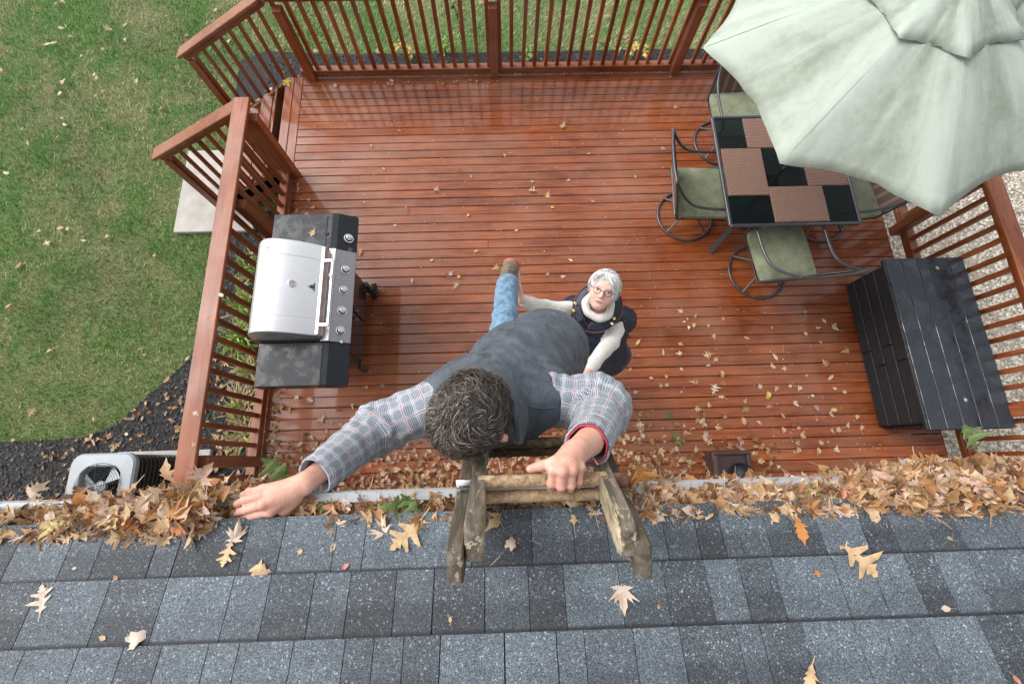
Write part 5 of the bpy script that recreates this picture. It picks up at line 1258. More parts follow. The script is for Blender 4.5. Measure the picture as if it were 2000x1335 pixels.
M['hair_m'] = mat_hair('dark_greying_hair', [(0, (.014, .010, .007)), (.5, (.038, .027, .020)), (.8, (.085, .066, .052)), (1, (.27, .235, .205))])
M['hair_w'] = mat_hair('silver_hair', [(0, (.22, .215, .21)), (.35, (.50, .495, .49)), (1, (.88, .87, .86))])
M['scalp_m'] = cloth('dark_scalp_hair', (.020, .014, .010), .7, 60, .4); M['scalp_w'] = cloth('silver_under_hair', (.42, .415, .41), .6, 60, .3)
def strands(name, roots, tips_fn, width, mat, parent, seg=6):
    """thin ribbons, one island each; tips_fn(i, root, normal) -> list of points"""
    V = []; F = []; b = 0
    for i, (p, n_) in enumerate(roots):
        pts = tips_fn(i, p, n_); m_ = len(pts); pa = np.array(pts); T = np.gradient(pa, axis=0); side = np.cross(T, n_+.3*RNG.normal(size=3)); side /= np.linalg.norm(side, axis=1)[:, None]+1e-9
        w = width*np.linspace(1, .25, m_)[:, None]*RNG.uniform(.6, 1.3)
        P = np.empty((2*m_, 3)); P[0::2] = pa-side*w; P[1::2] = pa+side*w; V.append(P)
        for j in range(m_-1): F.append((b+2*j, b+2*j+1, b+2*j+3, b+2*j+2))
        b += 2*m_
    return link(name, np_mesh(name, np.concatenate(V), np.array(F), mat, True), parent)
def sdf_obj(name, prims, h, mat, parent, disp=None, attr=None, it=2, pad=.03):
    F, lo, hi = field(prims); V, Q = nets(F, lo, hi, h, pad, disp); V = relax(V, Q, it); me = np_mesh(name, V, Q, mat, True)
    if attr: add_attr(me, 'cloth', attr(V))
    return link(name, me, parent)
def merged(name, parts, mat, parent, tint=None):
    V = np.concatenate([p[0] for p in parts]); o = 0; Q = []
    for v, q in parts: Q.append(q+o); o += len(v)
    me = np_mesh(name, V, np.concatenate(Q), mat, True); add_attr(me, 'tint', tint(V) if tint else np.zeros(len(V)), 'FLOAT'); return link(name, me, parent)
def surf(prims, h, it=2, disp=None, pad=.03):
    F, lo, hi = field(prims); V, Q = nets(F, lo, hi, h, pad, disp); return relax(V, Q, it), Q
A = lambda x, y, d: np.array(atd(x, y, d))

def hand(wrist, mcp, pip, dip, tip, thumb, r=.0092, fore=None, rf=.034, flat=(0, 0, 1), palm_r=.0155):
    """skin of a forearm end with palm, four separate bent fingers and a thumb"""
    P = []
    if fore is not None: P.append((cone(fore, wrist, rf, rf*.78, flat, 1.25), .02))
    P.append((cone(wrist, wrist+(np.mean(mcp, 0)-wrist)*.25, rf*.72, rf*.74, flat, 1.45), .02))
    for i, m in enumerate(mcp): P.append((cone(wrist+(m-wrist)*.12, m, palm_r*1.1, palm_r*(.76 if i < 3 else .70)), .009))
    cc = np.mean(mcp, 0); P.append((cone(wrist+(cc-wrist)*.3, wrist+(cc-wrist)*.78, .022, .024, flat, 1.5), .014))
    ln = [1, 1.05, 1.0, .88]
    for i in range(4):
        q = r*ln[i]; P.append((cone(mcp[i], pip[i], q*1.12, q*1.0), .004)); P.append((cone(pip[i], dip[i], q*1.02, q*.92), .003)); P.append((cone(dip[i], tip[i], q*.92, q*.80), .003))
        P.append((ell(mcp[i]+(0, 0, .0), (q*1.22,)*3), .006)); P.append((ell(pip[i], (q*1.12,)*3), .003))
    P.append((cone(thumb[0], thumb[1], .017, .0135), .016)); P.append((cone(thumb[1], thumb[2], .0118, .0108), .006)); P.append((cone(thumb[2], thumb[3], .0108, .0092), .004))
    return P

# ------------------------------------------------------------------ the man on the ladder
man = thing('person', 'man in grey vest and checked shirt leaning off the ladder, hand in gutter leaves', 'person', (.05, .35, 1.75)); man.matrix_world = Matrix.Identity(4)
SR, SL = v3((-.176, .180, 2.985)), v3((.125, .178, 2.985)); NK = v3((-.035, .150, 3.07)); HIP = A(1058, 694, 1.80); MID = v3((.050, .285, 2.80))
ER, WR = A(738, 836, 1.28), A(600, 940, 1.06); EL, WL_ = A(1177, 800, 1.32), A(1124, 893, .97)
KR, AR_ = A(982, 668, 2.22), A(990, 552, 2.42); HR = HIP+(-.08, .02, -.05); HL = HIP+(.08, -.01, -.05); KL = v3((.17, .30, 2.12)); AL_ = v3((.13, .36, 1.74))
HC = A(915, 812, 1.055); fdir = Vector((-.52, -.55, -.62)).normalized(); hz_ = (Vector((0, 0, 1))-fdir*fdir.z).normalized(); hx_ = fdir.cross(hz_).normalized()
HM = np.array([hx_, fdir, hz_]).T          # columns: side, face, crown
hp = lambda x, y, z: HC+HM @ np.array([x, y, z])
body = [(cone(SR, SL, .075, .075), .05), (cone(NK-(0, -.02, .06), MID, .10, .12, (0, .6, .8), 1.1), .08), (cone(MID, HIP, .125, .135), .08), (cone(NK-(0, 0, .05), hp(0, -.02, -.05), .055, .055), .04),
        (ell(hp(0, -.005, .005), (.072, .088, .080), HM), .02), (ell(A(984, 855, 1.045), (.012, .012, .022)), .006), (ell(hp(0, .03, -.05), (.060, .068, .070), HM), .03), (cone(hp(0, .095, -.01), hp(0, .115, -.04), .010, .014), .01), (ell(hp(0, .075, -.10), (.03, .03, .02), HM), .02),
        (cone(SR, ER, .050, .042), .03), (cone(ER, ER+(WR-ER)*.6, .042, .036), .02), (cone(SL, EL, .050, .042), .03), (cone(EL, EL+(WL_-EL)*.6, .042, .036), .02),
        (cone(HR, KR, .085, .055), .05), (cone(KR, AR_, .055, .04), .03), (cone(HL, KL, .085, .055), .05), (cone(KL, AL_, .055, .04), .03), (cone(AR_, AR_+(0, .03, -.05), .04, .04), .02)]
for s_ in (1, -1):
    body.append((ell(hp(.078*s_, -.005, -.022), (.008, .018, .030), HM), .004))
b_part = surf(body, .0075, 1)
handR = hand(A(592, 945, 1.047), [A(528, 998, 1.022), A(515, 984, 1.014), A(509, 968, 1.020), A(514, 954, 1.034)], [A(492, 1006, 1.030), A(481, 994, 1.024), A(477, 976, 1.030), A(487, 959, 1.042)],
             [A(476, 1010, 1.052), A(465, 1000, 1.048), A(463, 983, 1.052), A(474, 966, 1.062)], [A(470, 1012, 1.077), A(460, 1003, 1.072), A(459, 987, 1.077), A(468, 971, 1.084)], [A(578, 972, 1.052), A(556, 999, 1.047), A(541, 1010, 1.067), A(528, 1012, 1.092)], fore=A(650, 902, 1.12), rf=.030, flat=(0, 0, 1))
handL = hand(A(1122, 884, 0.964), [A(1081, 917, 0.919), A(1099, 919, 0.909), A(1117, 917, 0.916), A(1133, 911, 0.930)], [A(1077, 944, 0.926), A(1096, 949, 0.922), A(1115, 947, 0.928), A(1131, 939, 0.940)],
             [A(1076, 951, 0.964), A(1095, 956, 0.962), A(1114, 954, 0.968), A(1130, 946, 0.976)], [A(1078, 938, 1.004), A(1096, 941, 1.006), A(1114, 939, 1.008), A(1129, 934, 1.008)], [A(1106, 893, 0.954), A(1083, 903, 0.934), A(1056, 909, 0.934), A(1036, 915, 0.940)], fore=A(1150, 862, 1.019), rf=.037, flat=(.2, -.6, .8))
hR = surf(handR, .0026, 1, pad=.01); hL = surf(handL, .0026, 1, pad=.01)
tips_ = [A(470, 1012, 1.07), A(480, 990, 1.03), A(1078, 944, .925), A(1096, 949, .922), A(1115, 947, .928), A(1131, 939, .935), A(1040, 914, .935), A(525, 985, 1.015), A(988, 860, 1.07)]
def tintm(V):
    t = np.zeros(len(V))
    for p in tips_: t = np.maximum(t, .45*np.exp(-((V-p)**2).sum(1)/(.018**2)))
    return t
mbody = merged('body', [b_part, hR, hL], M['skin'], man, tintm)
# shirt: two sleeves (one garment), crumpled
def sleeve(S, E_, W_, r0, r1, r2, cuff, seed, bulge=None):
    end = W_; P = [(cone(S, E_, r0, r1), .04), (cone(E_, end, r1, r2), .045)]
    if bulge is not None: P.append((ell(bulge[0], (bulge[1],)*3), .05))
    def disp(X):
        U1 = (E_-S)/np.linalg.norm(E_-S); U2 = (end-E_)/np.linalg.norm(end-E_); a = (X-S)@U1; b = (X-E_)@U2; L1 = np.linalg.norm(E_-S)
        near = np.exp(-((X-E_)**2).sum(-1)/.010); w1 = np.exp(-((X-S)**2).sum(-1)/.008)
        f = .0045*np.sin(a*150+3*wob(X, 14, seed))*(near+.9*w1)+.004*np.sin(b*120+3*wob(X, 17, seed+2))*(.35+near)+.0030*wob(X, 38, seed)
        return f
    V, Q = surf(P, .0055, 1, disp); U = (end-E_)/np.linalg.norm(end-E_); h = (V-end)@U
    keep_ = h < .004; qk = keep_[Q].all(1); Q = Q[qk]; used = np.unique(Q); mp = -np.ones(len(V), int); mp[used] = np.arange(len(used)); V = V[used]; Q = mp[Q]
    return V, Q
CR_ = A(620, 925, 1.075); CL_ = A(1149, 864, 1.03)
sR = sleeve(SR, ER, CR_, .081, .064, .046, None, 1.); sL = sleeve(SL, EL, CL_, .080, .073, .052, None, 4., (A(1165, 775, 1.31), .064))
Vs = np.concatenate([sR[0], sL[0]]); Qs = np.concatenate([sR[1], sL[1]+len(sR[0])]); me = np_mesh('shirt', Vs, Qs, M['plaid'], True)
add_attr(me, 'cloth', np.concatenate([chain_uv(sR[0], [SR, ER, CR_], (0, 0, 1)), chain_uv(sL[0], [SL, EL, CL_], (0, 0, 1))])); shirt = link('shirt', me, man)
def ring_band(c, axis, r, w, th, n=28, ell_=(1, 1), mat=None, name='cuff', parent=None, uvoff=0.):
    ax = Vector(axis).normalized(); u = ax.orthogonal().normalized(); v = ax.cross(u); m = MB(); c = Vector(c); prof = [(-w/2, 0), (-w/2, th), (w/2, th*1.1), (w/2, 0)]
    for k in range(n):
        a = 2*pi*k/n; wv = 1+.03*sin(3*a+uvoff)+.02*sin(7*a)
        for (q, t) in prof: m.v.append(tuple(c+ax*q+(u*cos(a)*ell_[0]+v*sin(a)*ell_[1])*((r+t)*wv)))
    for k in range(n):
        for j in range(4): m.f.append((k*4+j, k*4+(j+1) % 4, ((k+1) % n)*4+(j+1) % 4, ((k+1) % n)*4+j)); m.m.append(0)
    me = m.mesh(name, mat); me.polygons.foreach_set('use_smooth', [True]*len(me.polygons))
    if mat is M['plaid']:
        vv = np.array([v_.co[:] for v_ in me.vertices]); add_attr(me, 'cloth', chain_uv(vv, [np.array(c-ax*.3), np.array(c+ax*.1)], (0, 0, 1)))
    return link(name, me, parent)
dR = CR_-ER; dL = CL_-EL
ring_band(CR_-dR/np.linalg.norm(dR)*.020, dR, .0425, .058, .005, mat=M['plaid'], parent=shirt); ring_band(CL_-dL/np.linalg.norm(dL)*.018, dL, .0475, .060, .005, mat=M['plaid'], parent=shirt)
ring_band(CL_+dL/np.linalg.norm(dL)*.012, dL, .043, .012, .003, mat=M['red_knit'], name='inner_cuff', parent=man)
# vest
vest = [(cone(SR+(.012, .0, .0), SL-(.012, 0, 0), .090, .090, (0, .2, 1), 1.08), .05), (cone(v3((-.04, .19, 3.0)), MID+(0, .0, .01), .125, .155), .09), (cone(MID, HIP+(0, 0, .03), .158, .160), .10), (ell(HIP+(.01, .03, .0), (.160, .15, .15)), .07),
        (cone(v3((.0, .15, 2.95)), HIP+(.0, -.08, -.05), .10, .12), .07)]
def vdisp(X):
    t = (HIP-MID)/np.linalg.norm(HIP-MID); a = (X-MID)@t
    return .0045*np.sin(a*62+2.6*wob(X, 7, 1.2)+X[..., 0]*14)+.0022*np.sin(a*150+3*wob(X, 15, 3))+.0035*wob(X, 9, 2)
ax_r = (ER-SR)/np.linalg.norm(ER-SR); ax_l = (EL-SL)/np.linalg.norm(EL-SL)
def hole(S, a, off, rad):
    f = lambda X: np.maximum(off-(X-S)@a, np.sqrt(((X-S)**2).sum(-1))-rad)
    return f
vest += [(hole(SR, ax_r, .052, .150), .008, 'sub'), (hole(SL, ax_l, .070, .150), .008, 'sub')]
V_, Q_ = surf(vest, .006, 1, vdisp)
vst = link('vest', np_mesh('vest', V_, Q_, M['vest'], True), man)
# yoke seam and stand collar with its pointed front flap
def ribbon(name, pts, hts, dirs, th, mat, parent, smooth=True):
    """thick strip: pts along, second edge at pts + dirs*hts"""
    m = MB(); n = len(pts)
    for p, h, d in zip(pts, hts, dirs):
        p = Vector(p); d = Vector(d).normalized(); m.v += [tuple(p), tuple(p+d*h)]
    for i in range(n-1): m.f.append((2*i, 2*i+1, 2*i+3, 2*i+2)); m.m.append(0)
    me = m.mesh(name, mat, 180); o = link(name, me, parent); ss = o.modifiers.new('s', 'SUBSURF'); ss.levels = 1; ss.render_levels = 2; s2 = o.modifiers.new('t', 'SOLIDIFY'); s2.thickness = th; return o
inn_ = [A(880, 735, 1.16), A(915, 728, 1.150), A(948, 730, 1.140), A(972, 746, 1.130), A(988, 770, 1.120), A(998, 800, 1.112), A(1004, 832, 1.110), A(1010, 866, 1.120)]
out_ = [A(872, 722, 1.25), A(915, 706, 1.26), A(962, 708, 1.25), A(1000, 732, 1.235), A(1022, 768, 1.225), A(1030, 806, 1.215), A(1026, 838, 1.20), A(1012, 870, 1.16)]
ribbon('collar', inn_, [float(np.linalg.norm(o-i_)) for i_, o in zip(inn_, out_)], [o-i_ for i_, o in zip(inn_, out_)], .008, M['vest'], vst)
out2 = [A(862, 745, 1.22), A(900, 745, 1.20), A(935, 750, 1.20), A(958, 768, 1.20), A(972, 792, 1.19), A(982, 820, 1.18), A(992, 846, 1.16), A(1006, 868, 1.14)]
ribbon('collar_lining', inn_, [float(np.linalg.norm(o-i_)) for i_, o in zip(inn_, out2)], [o-i_ for i_, o in zip(inn_, out2)], .004, M['vest'], vst)
sm_pts = []
Fv, _, _ = field(vest)
def snapN(P, F_, off=.002, it=9):
    P = np.array(P, float)
    for _ in range(it):
        d = F_(P); g = np.stack([F_(P+e)-d for e in np.eye(3)*1e-3], -1)/1e-3; g /= np.linalg.norm(g, axis=-1, keepdims=True)+1e-9; P = P-g*(d-off)[:, None]
    return P
def snap(p, F_=Fv, off=.002): return snapN(v3(p)[None], F_, off, 12)[0]
for nm, L_ in (('yoke_seam', [(1028, 790, 1.22), (1060, 798, 1.22), (1090, 797, 1.22), (1108, 795, 1.22)]),):
    MB().tube([snap(A(*q)) for q in L_], .0022, 5).obj(nm, M['vest'], vst, 60)
# trousers and boots
jn = [(cone(HR+(0, 0, .05), KR, .10, .078), .06), (cone(KR, A(991, 556, 2.42), .072, .062), .05), (cone(HL+(0, 0, .05), KL, .10, .078), .06), (cone(KL, AL_+(0, 0, .06), .072, .062), .05), (ell(HIP-(0, 0, .05), (.15, .13, .13)), .07)]
sdf_obj('jeans', jn, .008, M['jeans'], man, lambda X: .005*np.sin(X[..., 1]*75+3*wob(X, 12, 2))*np.exp(-((X-KR)**2).sum(-1)/.05)+.004*wob(X, 24, 1))
hb_ = A(997, 524, 2.49)
def boot(an, heel, toe, seed):
    an, heel, toe = v3(an), v3(heel), v3(toe); bt = sdf_obj('boot', [(cone(an, heel+(an-heel)*.25, .050, .047), .03), (cone(heel, heel+(toe-heel)*.55, .043, .046), .03), (cone(heel+(toe-heel)*.5, toe, .045, .040), .03)], .006, M['boot'], man, lambda X: .0015*wob(X, 60, seed))
    dn = heel+(heel-an)/np.linalg.norm(heel-an)*.030; tn = toe+(heel-an)/np.linalg.norm(heel-an)*.030
    sdf_obj('sole', [(cone(dn, tn, .048, .046, (heel-an), 2.6), .02)], .006, M['sole'], bt)
    return bt
bR = boot(AR_, hb_, hb_+v3((.01, .02, -.17)), 1.); boot(AL_, AL_+v3((0, .03, -.06)), AL_+v3((0, -.17, -.07)), 2.)
lc = MB()
for q in range(4): c_ = Vector(AR_).lerp(Vector(hb_), .1+.22*q); lc.tube([c_+Vector((-.035, -.0, .035)), c_+Vector((0, .004, .052)), c_+Vector((.035, 0, .035))], .0028, 5)
lc.obj('laces', M['scalp_m'], bR, 60)
# hair: scalp shell and curls swirling round the crown
hs_ = [(ell(hp(0, -.002, .010), (.080, .095, .086), HM), .02), (ell(hp(0, -.045, -.030), (.070, .050, .050), HM), .03)]
hcap = sdf_obj('hair', hs_, .006, M['scalp_m'], man, lambda X: .003*wob(X, 70, 1)+.002*wob(X, 150, 2))
crown = A(946, 812, .98); roots = []
Fh, _, _ = field(hs_)
D_ = RNG.normal(size=(9500, 3)); D_ /= np.linalg.norm(D_, axis=1)[:, None]; L_ = D_ @ HM
D_ = D_[~(((L_[:, 1] > .52) & (L_[:, 2] < .55)) | (L_[:, 2] < -.75))][:6200]
roots = list(zip(snapN(HC+D_*.1, Fh, -.002), D_))
cd_ = (crown-HC)/np.linalg.norm(crown-HC)
def curl(i, p, n_):
    away = p-crown; away -= n_*(away@n_); dist = np.linalg.norm(away); away /= dist+1e-6; sw = np.cross(n_, away); q_ = p*52; dirn = away*.7+sw*.5+.85*np.array([np.sin(q_[1]+1.3*np.sin(q_[2]*1.3)), np.sin(q_[2]*1.1+2+np.cos(q_[0])), np.cos(q_[0]*1.2+np.sin(q_[1]*.9))])+.22*RNG.normal(size=3); dirn -= n_*(dirn@n_); dirn /= np.linalg.norm(dirn)
    L = RNG.uniform(.022, .042); cr = RNG.uniform(.003, .0075); ph = RNG.uniform(0, 6.28); b_ = np.cross(n_, dirn); out = []
    lift = RNG.uniform(.006, .016)*(1-.55*np.exp(-dist*dist/.0006))
    for j in range(8):
        u = j/7; q = p+dirn*L*u+n_*(lift*np.sin(pi*min(1, u*.75+.12))-.005*u)+b_*cr*np.sin(ph+u*4.2)+n_*cr*.7*np.cos(ph+u*4.2); out.append(q)
    return out
strands('curls', roots, curl, .0008, M['hair_m'], hcap)

# ------------------------------------------------------------------ the woman on the deck
wom = thing('person', 'silver haired woman in glasses and navy vest looking up, one hand pushing the boot', 'person', (.72, .74, 0)); wom.matrix_world = Matrix.Identity(4)
WD = 2.72; WC = A(1178, 567, WD); tocam = (Vector((0, 0, HCAM))-Vector(WC)).normalized()
up2 = (CR*.35+CU*.94).normalized(); fw = (tocam*cos(R(8))-up2*sin(R(8))).normalized(); wz = (up2-fw*up2.dot(fw)).normalized(); wx = fw.cross(wz).normalized()
fw2 = (fw-wx*(-.06)).normalized(); SC_ = 1.06
WM = np.array([wx, fw, wz]).T; wp = lambda x, y, z: WC+WM @ (np.array([x, y, z])*SC_)
sv = lambda *r: tuple(q*SC_ for q in r)
face = [(ell(wp(0, -.005, .022), sv(.073, .090, .080), WM), .02), (ell(wp(0, .022, -.030), sv(.065, .067, .078), WM), .03), (ell(wp(0, .052, -.082), sv(.030, .026, .024), WM), .03),
        (ell(wp(.036, .052, -.028), sv(.026, .024, .026), WM), .02), (ell(wp(-.036, .052, -.028), sv(.026, .024, .026), WM), .02), (cone(wp(-.034, .074, .030), wp(.034, .074, .030), .013, .013), .016),
        (ell(wp(.031, .091, .008), sv(.015, .011, .009), WM), .010, 'sub'), (ell(wp(-.031, .091, .008), sv(.015, .011, .009), WM), .010, 'sub'),
        (cone(wp(0, .084, .014), wp(0, .104, -.022), .0075*SC_, .0110*SC_), .008), (ell(wp(.010, .094, -.027), sv(.0075, .0085, .0065), WM), .005), (ell(wp(-.010, .094, -.027), sv(.0075, .0085, .0065), WM), .005),
        (ell(wp(0, .082, -.0505), sv(.026, .009, .0042), WM), .004), (ell(wp(0, .081, -.0615), sv(.021, .0095, .0050), WM), .004), (ell(wp(0, .096, -.0560), sv(.022, .013, .0028), WM), .003, 'sub'),
        (ell(wp(.076, -.005, -.01), sv(.008, .017, .028), WM), .005), (ell(wp(-.076, -.005, -.01), sv(.008, .017, .028), WM), .005)]
def wdisp(X):      # nasolabial creases, frown
    Q = (X-WC) @ WM/SC_; cr = 0
    for s_ in (1, -1):
        a_ = v3((.014*s_, .095, -.030)); b_ = v3((.030*s_, .083, -.060)); ba = b_-a_; h = np.clip((Q-a_)@ba/(ba@ba), 0, 1); d = np.sqrt((((Q-a_)-h[..., None]*ba)**2).sum(-1)); cr = cr+.0022*np.exp(-(d/.0035)**2)
        d = np.sqrt((Q[..., 0]-.004*s_)**2+(Q[..., 2]-.030)**2/9); cr = cr+.0012*np.exp(-(d/.0022)**2)*(Q[..., 1] > .05)
    return cr
hd = surf(face, .0034, 1, wdisp, .012)
NW = A(1176, 603, 2.93); WH = A(1186, 697, 3.42); CH = NW*.62+WH*.38
S1, S2 = A(1124, 604, 3.0), A(1212, 622, 3.02); E1, W1 = A(1066, 604, 2.86), A(1023, 586, 2.60); E2, W2 = A(1192, 668, 2.92), A(1150, 722, 2.58)
F1 = v3((WH[0]-.06, WH[1]-.03, .06)); F2 = v3((WH[0]+.10, WH[1]+.06, .06)); H1, H2 = WH+(-.07, -.02, 0), WH+(.08, .02, 0)
wb_ = [(cone(wp(0, -.02, -.05), NW-(0, 0, .02), .048, .055), .03), (cone(S1, S2, .05, .05), .04), (cone(NW-(0, 0, .06), WH, .09, .11), .08), (cone(S1, E1, .040, .036), .03), (cone(E1, E1+(W1-E1)*.7, .036, .03), .03), (cone(S2, E2, .040, .036), .03), (cone(E2, E2+(W2-E2)*.7, .036, .03), .03),
       (cone(H1, F1, .085, .045), .04), (cone(H2, F2, .085, .045), .04)]
hA = hand(A(1016, 584, 2.575), [A(1013.5, 558, 2.545), A(1014, 557, 2.565), A(1014.5, 558, 2.585), A(1015, 560, 2.605)], [A(1012.5, 543, 2.53), A(1013, 541, 2.55), A(1013.5, 543, 2.575), A(1014, 546, 2.60)], [A(1012, 533, 2.525), A(1012.5, 530, 2.545), A(1013, 532, 2.57), A(1014, 537, 2.595)],
          [A(1012, 526, 2.52), A(1012, 522.5, 2.54), A(1013, 525, 2.565), A(1014, 530, 2.59)], [A(1016, 576, 2.56), A(1014.5, 566, 2.53), A(1013, 558, 2.51), A(1012, 551, 2.50)], r=.0085, fore=A(1030, 586, 2.63), rf=.030, flat=(1, 0, 0), palm_r=.0125)
g2 = A(1140, 737, 2.48)
hB = hand(g2, [g2+(-.05, -.03, .03), g2+(-.055, -.03, .008), g2+(-.055, -.03, -.014), g2+(-.05, -.03, -.036)], [g2+(-.08, -.05, .03), g2+(-.088, -.05, .008), g2+(-.088, -.05, -.014), g2+(-.08, -.05, -.036)], [g2+(-.10, -.075, .03), g2+(-.105, -.075, .008), g2+(-.105, -.075, -.014), g2+(-.10, -.075, -.036)],
          [g2+(-.095, -.10, .03), g2+(-.10, -.10, .008), g2+(-.10, -.10, -.014), g2+(-.095, -.10, -.036)], [g2+(-.02, -.02, .02), g2+(-.04, -.045, .04), g2+(-.055, -.07, .045), g2+(-.07, -.09, .045)], r=.0085, fore=np.array(W2), rf=.03, flat=(0, 1, 0), palm_r=.0125)
lipc = [wp(0, .088, -.0505), wp(0, .086, -.0615)]
def tintw(V):
    Q = (V-WC) @ WM/SC_; t = .5*np.exp(-(Q[:, 0]/.020)**4-((Q[:, 2]+.056)/.0095)**4)*(Q[:, 1] > .06)
    t = np.maximum(t, .32*np.exp(-((Q[:, 0]/.011)**2+((Q[:, 2]+.022)/.012)**2))*(Q[:, 1] > .08))
    for s_ in (1, -1):
        t = np.maximum(t, .30*np.exp(-(((Q[:, 0]-.036*s_)/.016)**2+((Q[:, 2]+.028)/.016)**2))*(Q[:, 1] > .04)); t = np.maximum(t, .35*np.exp(-(((Q[:, 0]-.031*s_)/.018)**2+((Q[:, 2]-.004)/.010)**2))*(Q[:, 1] > .05))
    return t
wbody = merged('body', [surf(wb_, .009, 1), hd, surf(hA, .003, 1, pad=.01), surf(hB, .0035, 1, pad=.01)], M['skin_w'], wom, tintw)
eyew = simple('eye_white', (.62, .58, .56), .25, 0, .03, 30, 0); iris = simple('iris_grey_brown', (.10, .10, .10), .2, 0, .1, 60, 0); browm = M['scalp_w']
for s_ in (1, -1):
    ey = MB(); ey.lathe([(.0112*SC_*sin(pi*j/10), -.0112*SC_*cos(pi*j/10)) for j in range(11)], 16, Matrix.Identity(3), wp(.031*s_, .0735, .007)); e_ = ey.obj('eye', eyew, wom, 180)
    ir = MB(); fm_ = Matrix((wx, fw.cross(wx) if False else wz.cross(fw)*-1, fw)).transposed(); fm_ = Matrix((wx, -wz, fw)).transposed(); ir.lathe([(0, .0108*SC_), (.0046*SC_, .0104*SC_), (.0049*SC_, .0098*SC_)][::-1], 14, fm_, wp(.031*s_, .0740, .007)); ir.obj('iris', iris, e_)
    up_ = MB(); up_.tube([wp(.018*s_, .0835, .0095), wp(.025*s_, .0865, .0140), wp(.033*s_, .0865, .0150), wp(.043*s_, .080, .0100)], [.0018, .0030, .0030, .0018], 6); up_.obj('eyelid', M['skin_w'], e_, 60)
    lw = MB(); lw.tube([wp(.019*s_, .083, .0035), wp(.030*s_, .0855, .0005), wp(.042*s_, .080, .0040)], [.001, .0018, .001], 6); lw.obj('eyelid', M['skin_w'], e_, 60)
    eb = MB(); eb.tube([wp(.012*s_, .091, .0255), wp(.024*s_, .091, .0315), wp(.036*s_, .087, .0325), wp(.047*s_, .078, .027)], [.0018, .0028, .0024, .001], 6); eb.obj('eyebrow', browm, wom, 60)
MB().tube([wp(-.022, .0875, -.0580), wp(-.006, .0940, -.0550), wp(.006, .0940, -.0550), wp(.022, .0875, -.0580)], [.0008, .0016, .0016, .0008], 6).obj('mouth_line', simple('mouth_shadow_red', (.12, .03, .03), .5, 0, .1, 40, 0), wom, 60)
gl_ = MB()
for s_ in (1, -1):
    gl_.tube([wp(s_*x, .100-.25*abs(x)**1.5, z) for x, z in ((.012, .0145), (.024, .0165), (.040, .0165), (.052, .0145), (.0535, .004), (.049, -.0095), (.036, -.0125), (.020, -.0120), (.0125, -.0060))], .0019, 6, True)
    gl_.tube([wp(s_*.053, .092, .0125), wp(s_*.070, .070, .012), wp(s_*.079, .02, .009), wp(s_*.080, -.01, .004)], .0016, 6)
gl_.tube([wp(-.012, .101, .009), wp(0, .104, .011), wp(.012, .101, .009)], .0015, 6)
glo = gl_.obj('glasses', simple('dark_brown_frame', (.012, .007, .006), .25), wom, 60)
# hair: silver short bob with a side fringe
whs = [(ell(wp(0, -.016, .034), sv(.086, .098, .086), WM), .02), (ell(wp(.046, -.004, .020), sv(.038, .052, .046), WM), .03), (ell(wp(-.050, .010, .0), sv(.040, .060, .062), WM), .03), (ell(wp(0, -.06, -.03), sv(.072, .05, .06), WM), .03),
       (ell(wp(.012, .124, -.006), sv(.066, .088, .094), WM), .010, 'sub')]
whc = sdf_obj('hair', whs, .0045, M['scalp_w'], wom, lambda X: .0022*np.sin(((X-WC)@WM)[..., 0]*260+5*wob(X, 22, 1)), None, 1, .012)
Fw, _, _ = field(whs); part_ = wp(.022, .045, .108); roots = []
D_ = RNG.normal(size=(6000, 3)); D_ /= np.linalg.norm(D_, axis=1)[:, None]; L_ = D_ @ WM
D_ = D_[~((L_[:, 2] < -.15) | ((L_[:, 1] > .45) & (L_[:, 2] < .62)))][:1900]
Q0 = snapN(WC+WM@np.array([0, -.01, .03])+D_*.095, Fw, .0005); AWY = Q0-part_; dirs_ = AWY/np.linalg.norm(AWY, axis=1)[:, None]+.18*RNG.normal(size=Q0.shape)-np.array(wz)*.25
LL = RNG.uniform(.035, .075, len(Q0))[:, None]; path = [Q0]; q_ = Q0.copy(); cen_ = WC+WM@np.array([0, -.012, .015])
for _ in range(5):
    nn = q_-cen_; nn /= np.linalg.norm(nn, axis=1)[:, None]; dirs_ = dirs_-nn*(dirs_*nn).sum(1)[:, None]; dirs_ /= np.linalg.norm(dirs_, axis=1)[:, None]; q_ = q_+dirs_*LL/5
    up__ = ((q_-WC)@WM)[:, 2] > -.02; sn = snapN(q_, Fw, .003, 3); q_ = np.where(up__[:, None], sn, q_); path.append(q_.copy())
path = np.stack(path, 1); strands('locks', list(zip(Q0, D_)), lambda i, p, n_: list(path[i]+n_*.003), .0019, M['hair_w'], whc)
# fringe falling to one side
fr_r = []
def fringe(i, p, n_):
    t = i/170; s_ = wp(.030-.02*t, .072, .106-.01*t); e_ = wp(-.066+.020*t+.006*np.sin(i*2.3),   .088-.020*(1-t), .008+.034*t+.006*np.sin(i*1.7)); m_ = wp(-.026-.012*t, .114, .086-.01*t)
    return [(1-u)**2*s_+2*u*(1-u)*m_+u*u*e_+.0015*RNG.normal(size=3) for u in np.linspace(0, 1, 7)]
strands('fringe', [(wp(0, .08, .08), np.array(fw))]*170, fringe, .0030, M['hair_w'], whc)
def fr2(i, p, n_):
    t = i/90; s_ = wp(.028+.01*t, .070, .104-.02*t); e_ = wp(.068+.006*t, .040-.02*t, .030-.03*t+.006*np.sin(i)); m_ = wp(.064, .090-.02*t, .084-.02*t)
    return [(1-u)**2*s_+2*u*(1-u)*m_+u*u*e_+.0013*RNG.normal(size=3) for u in np.linspace(0, 1, 7)]
strands('fringe', [(wp(0, .08, .08), np.array(fw))]*90, fr2, .0022, M['hair_w'], whc)
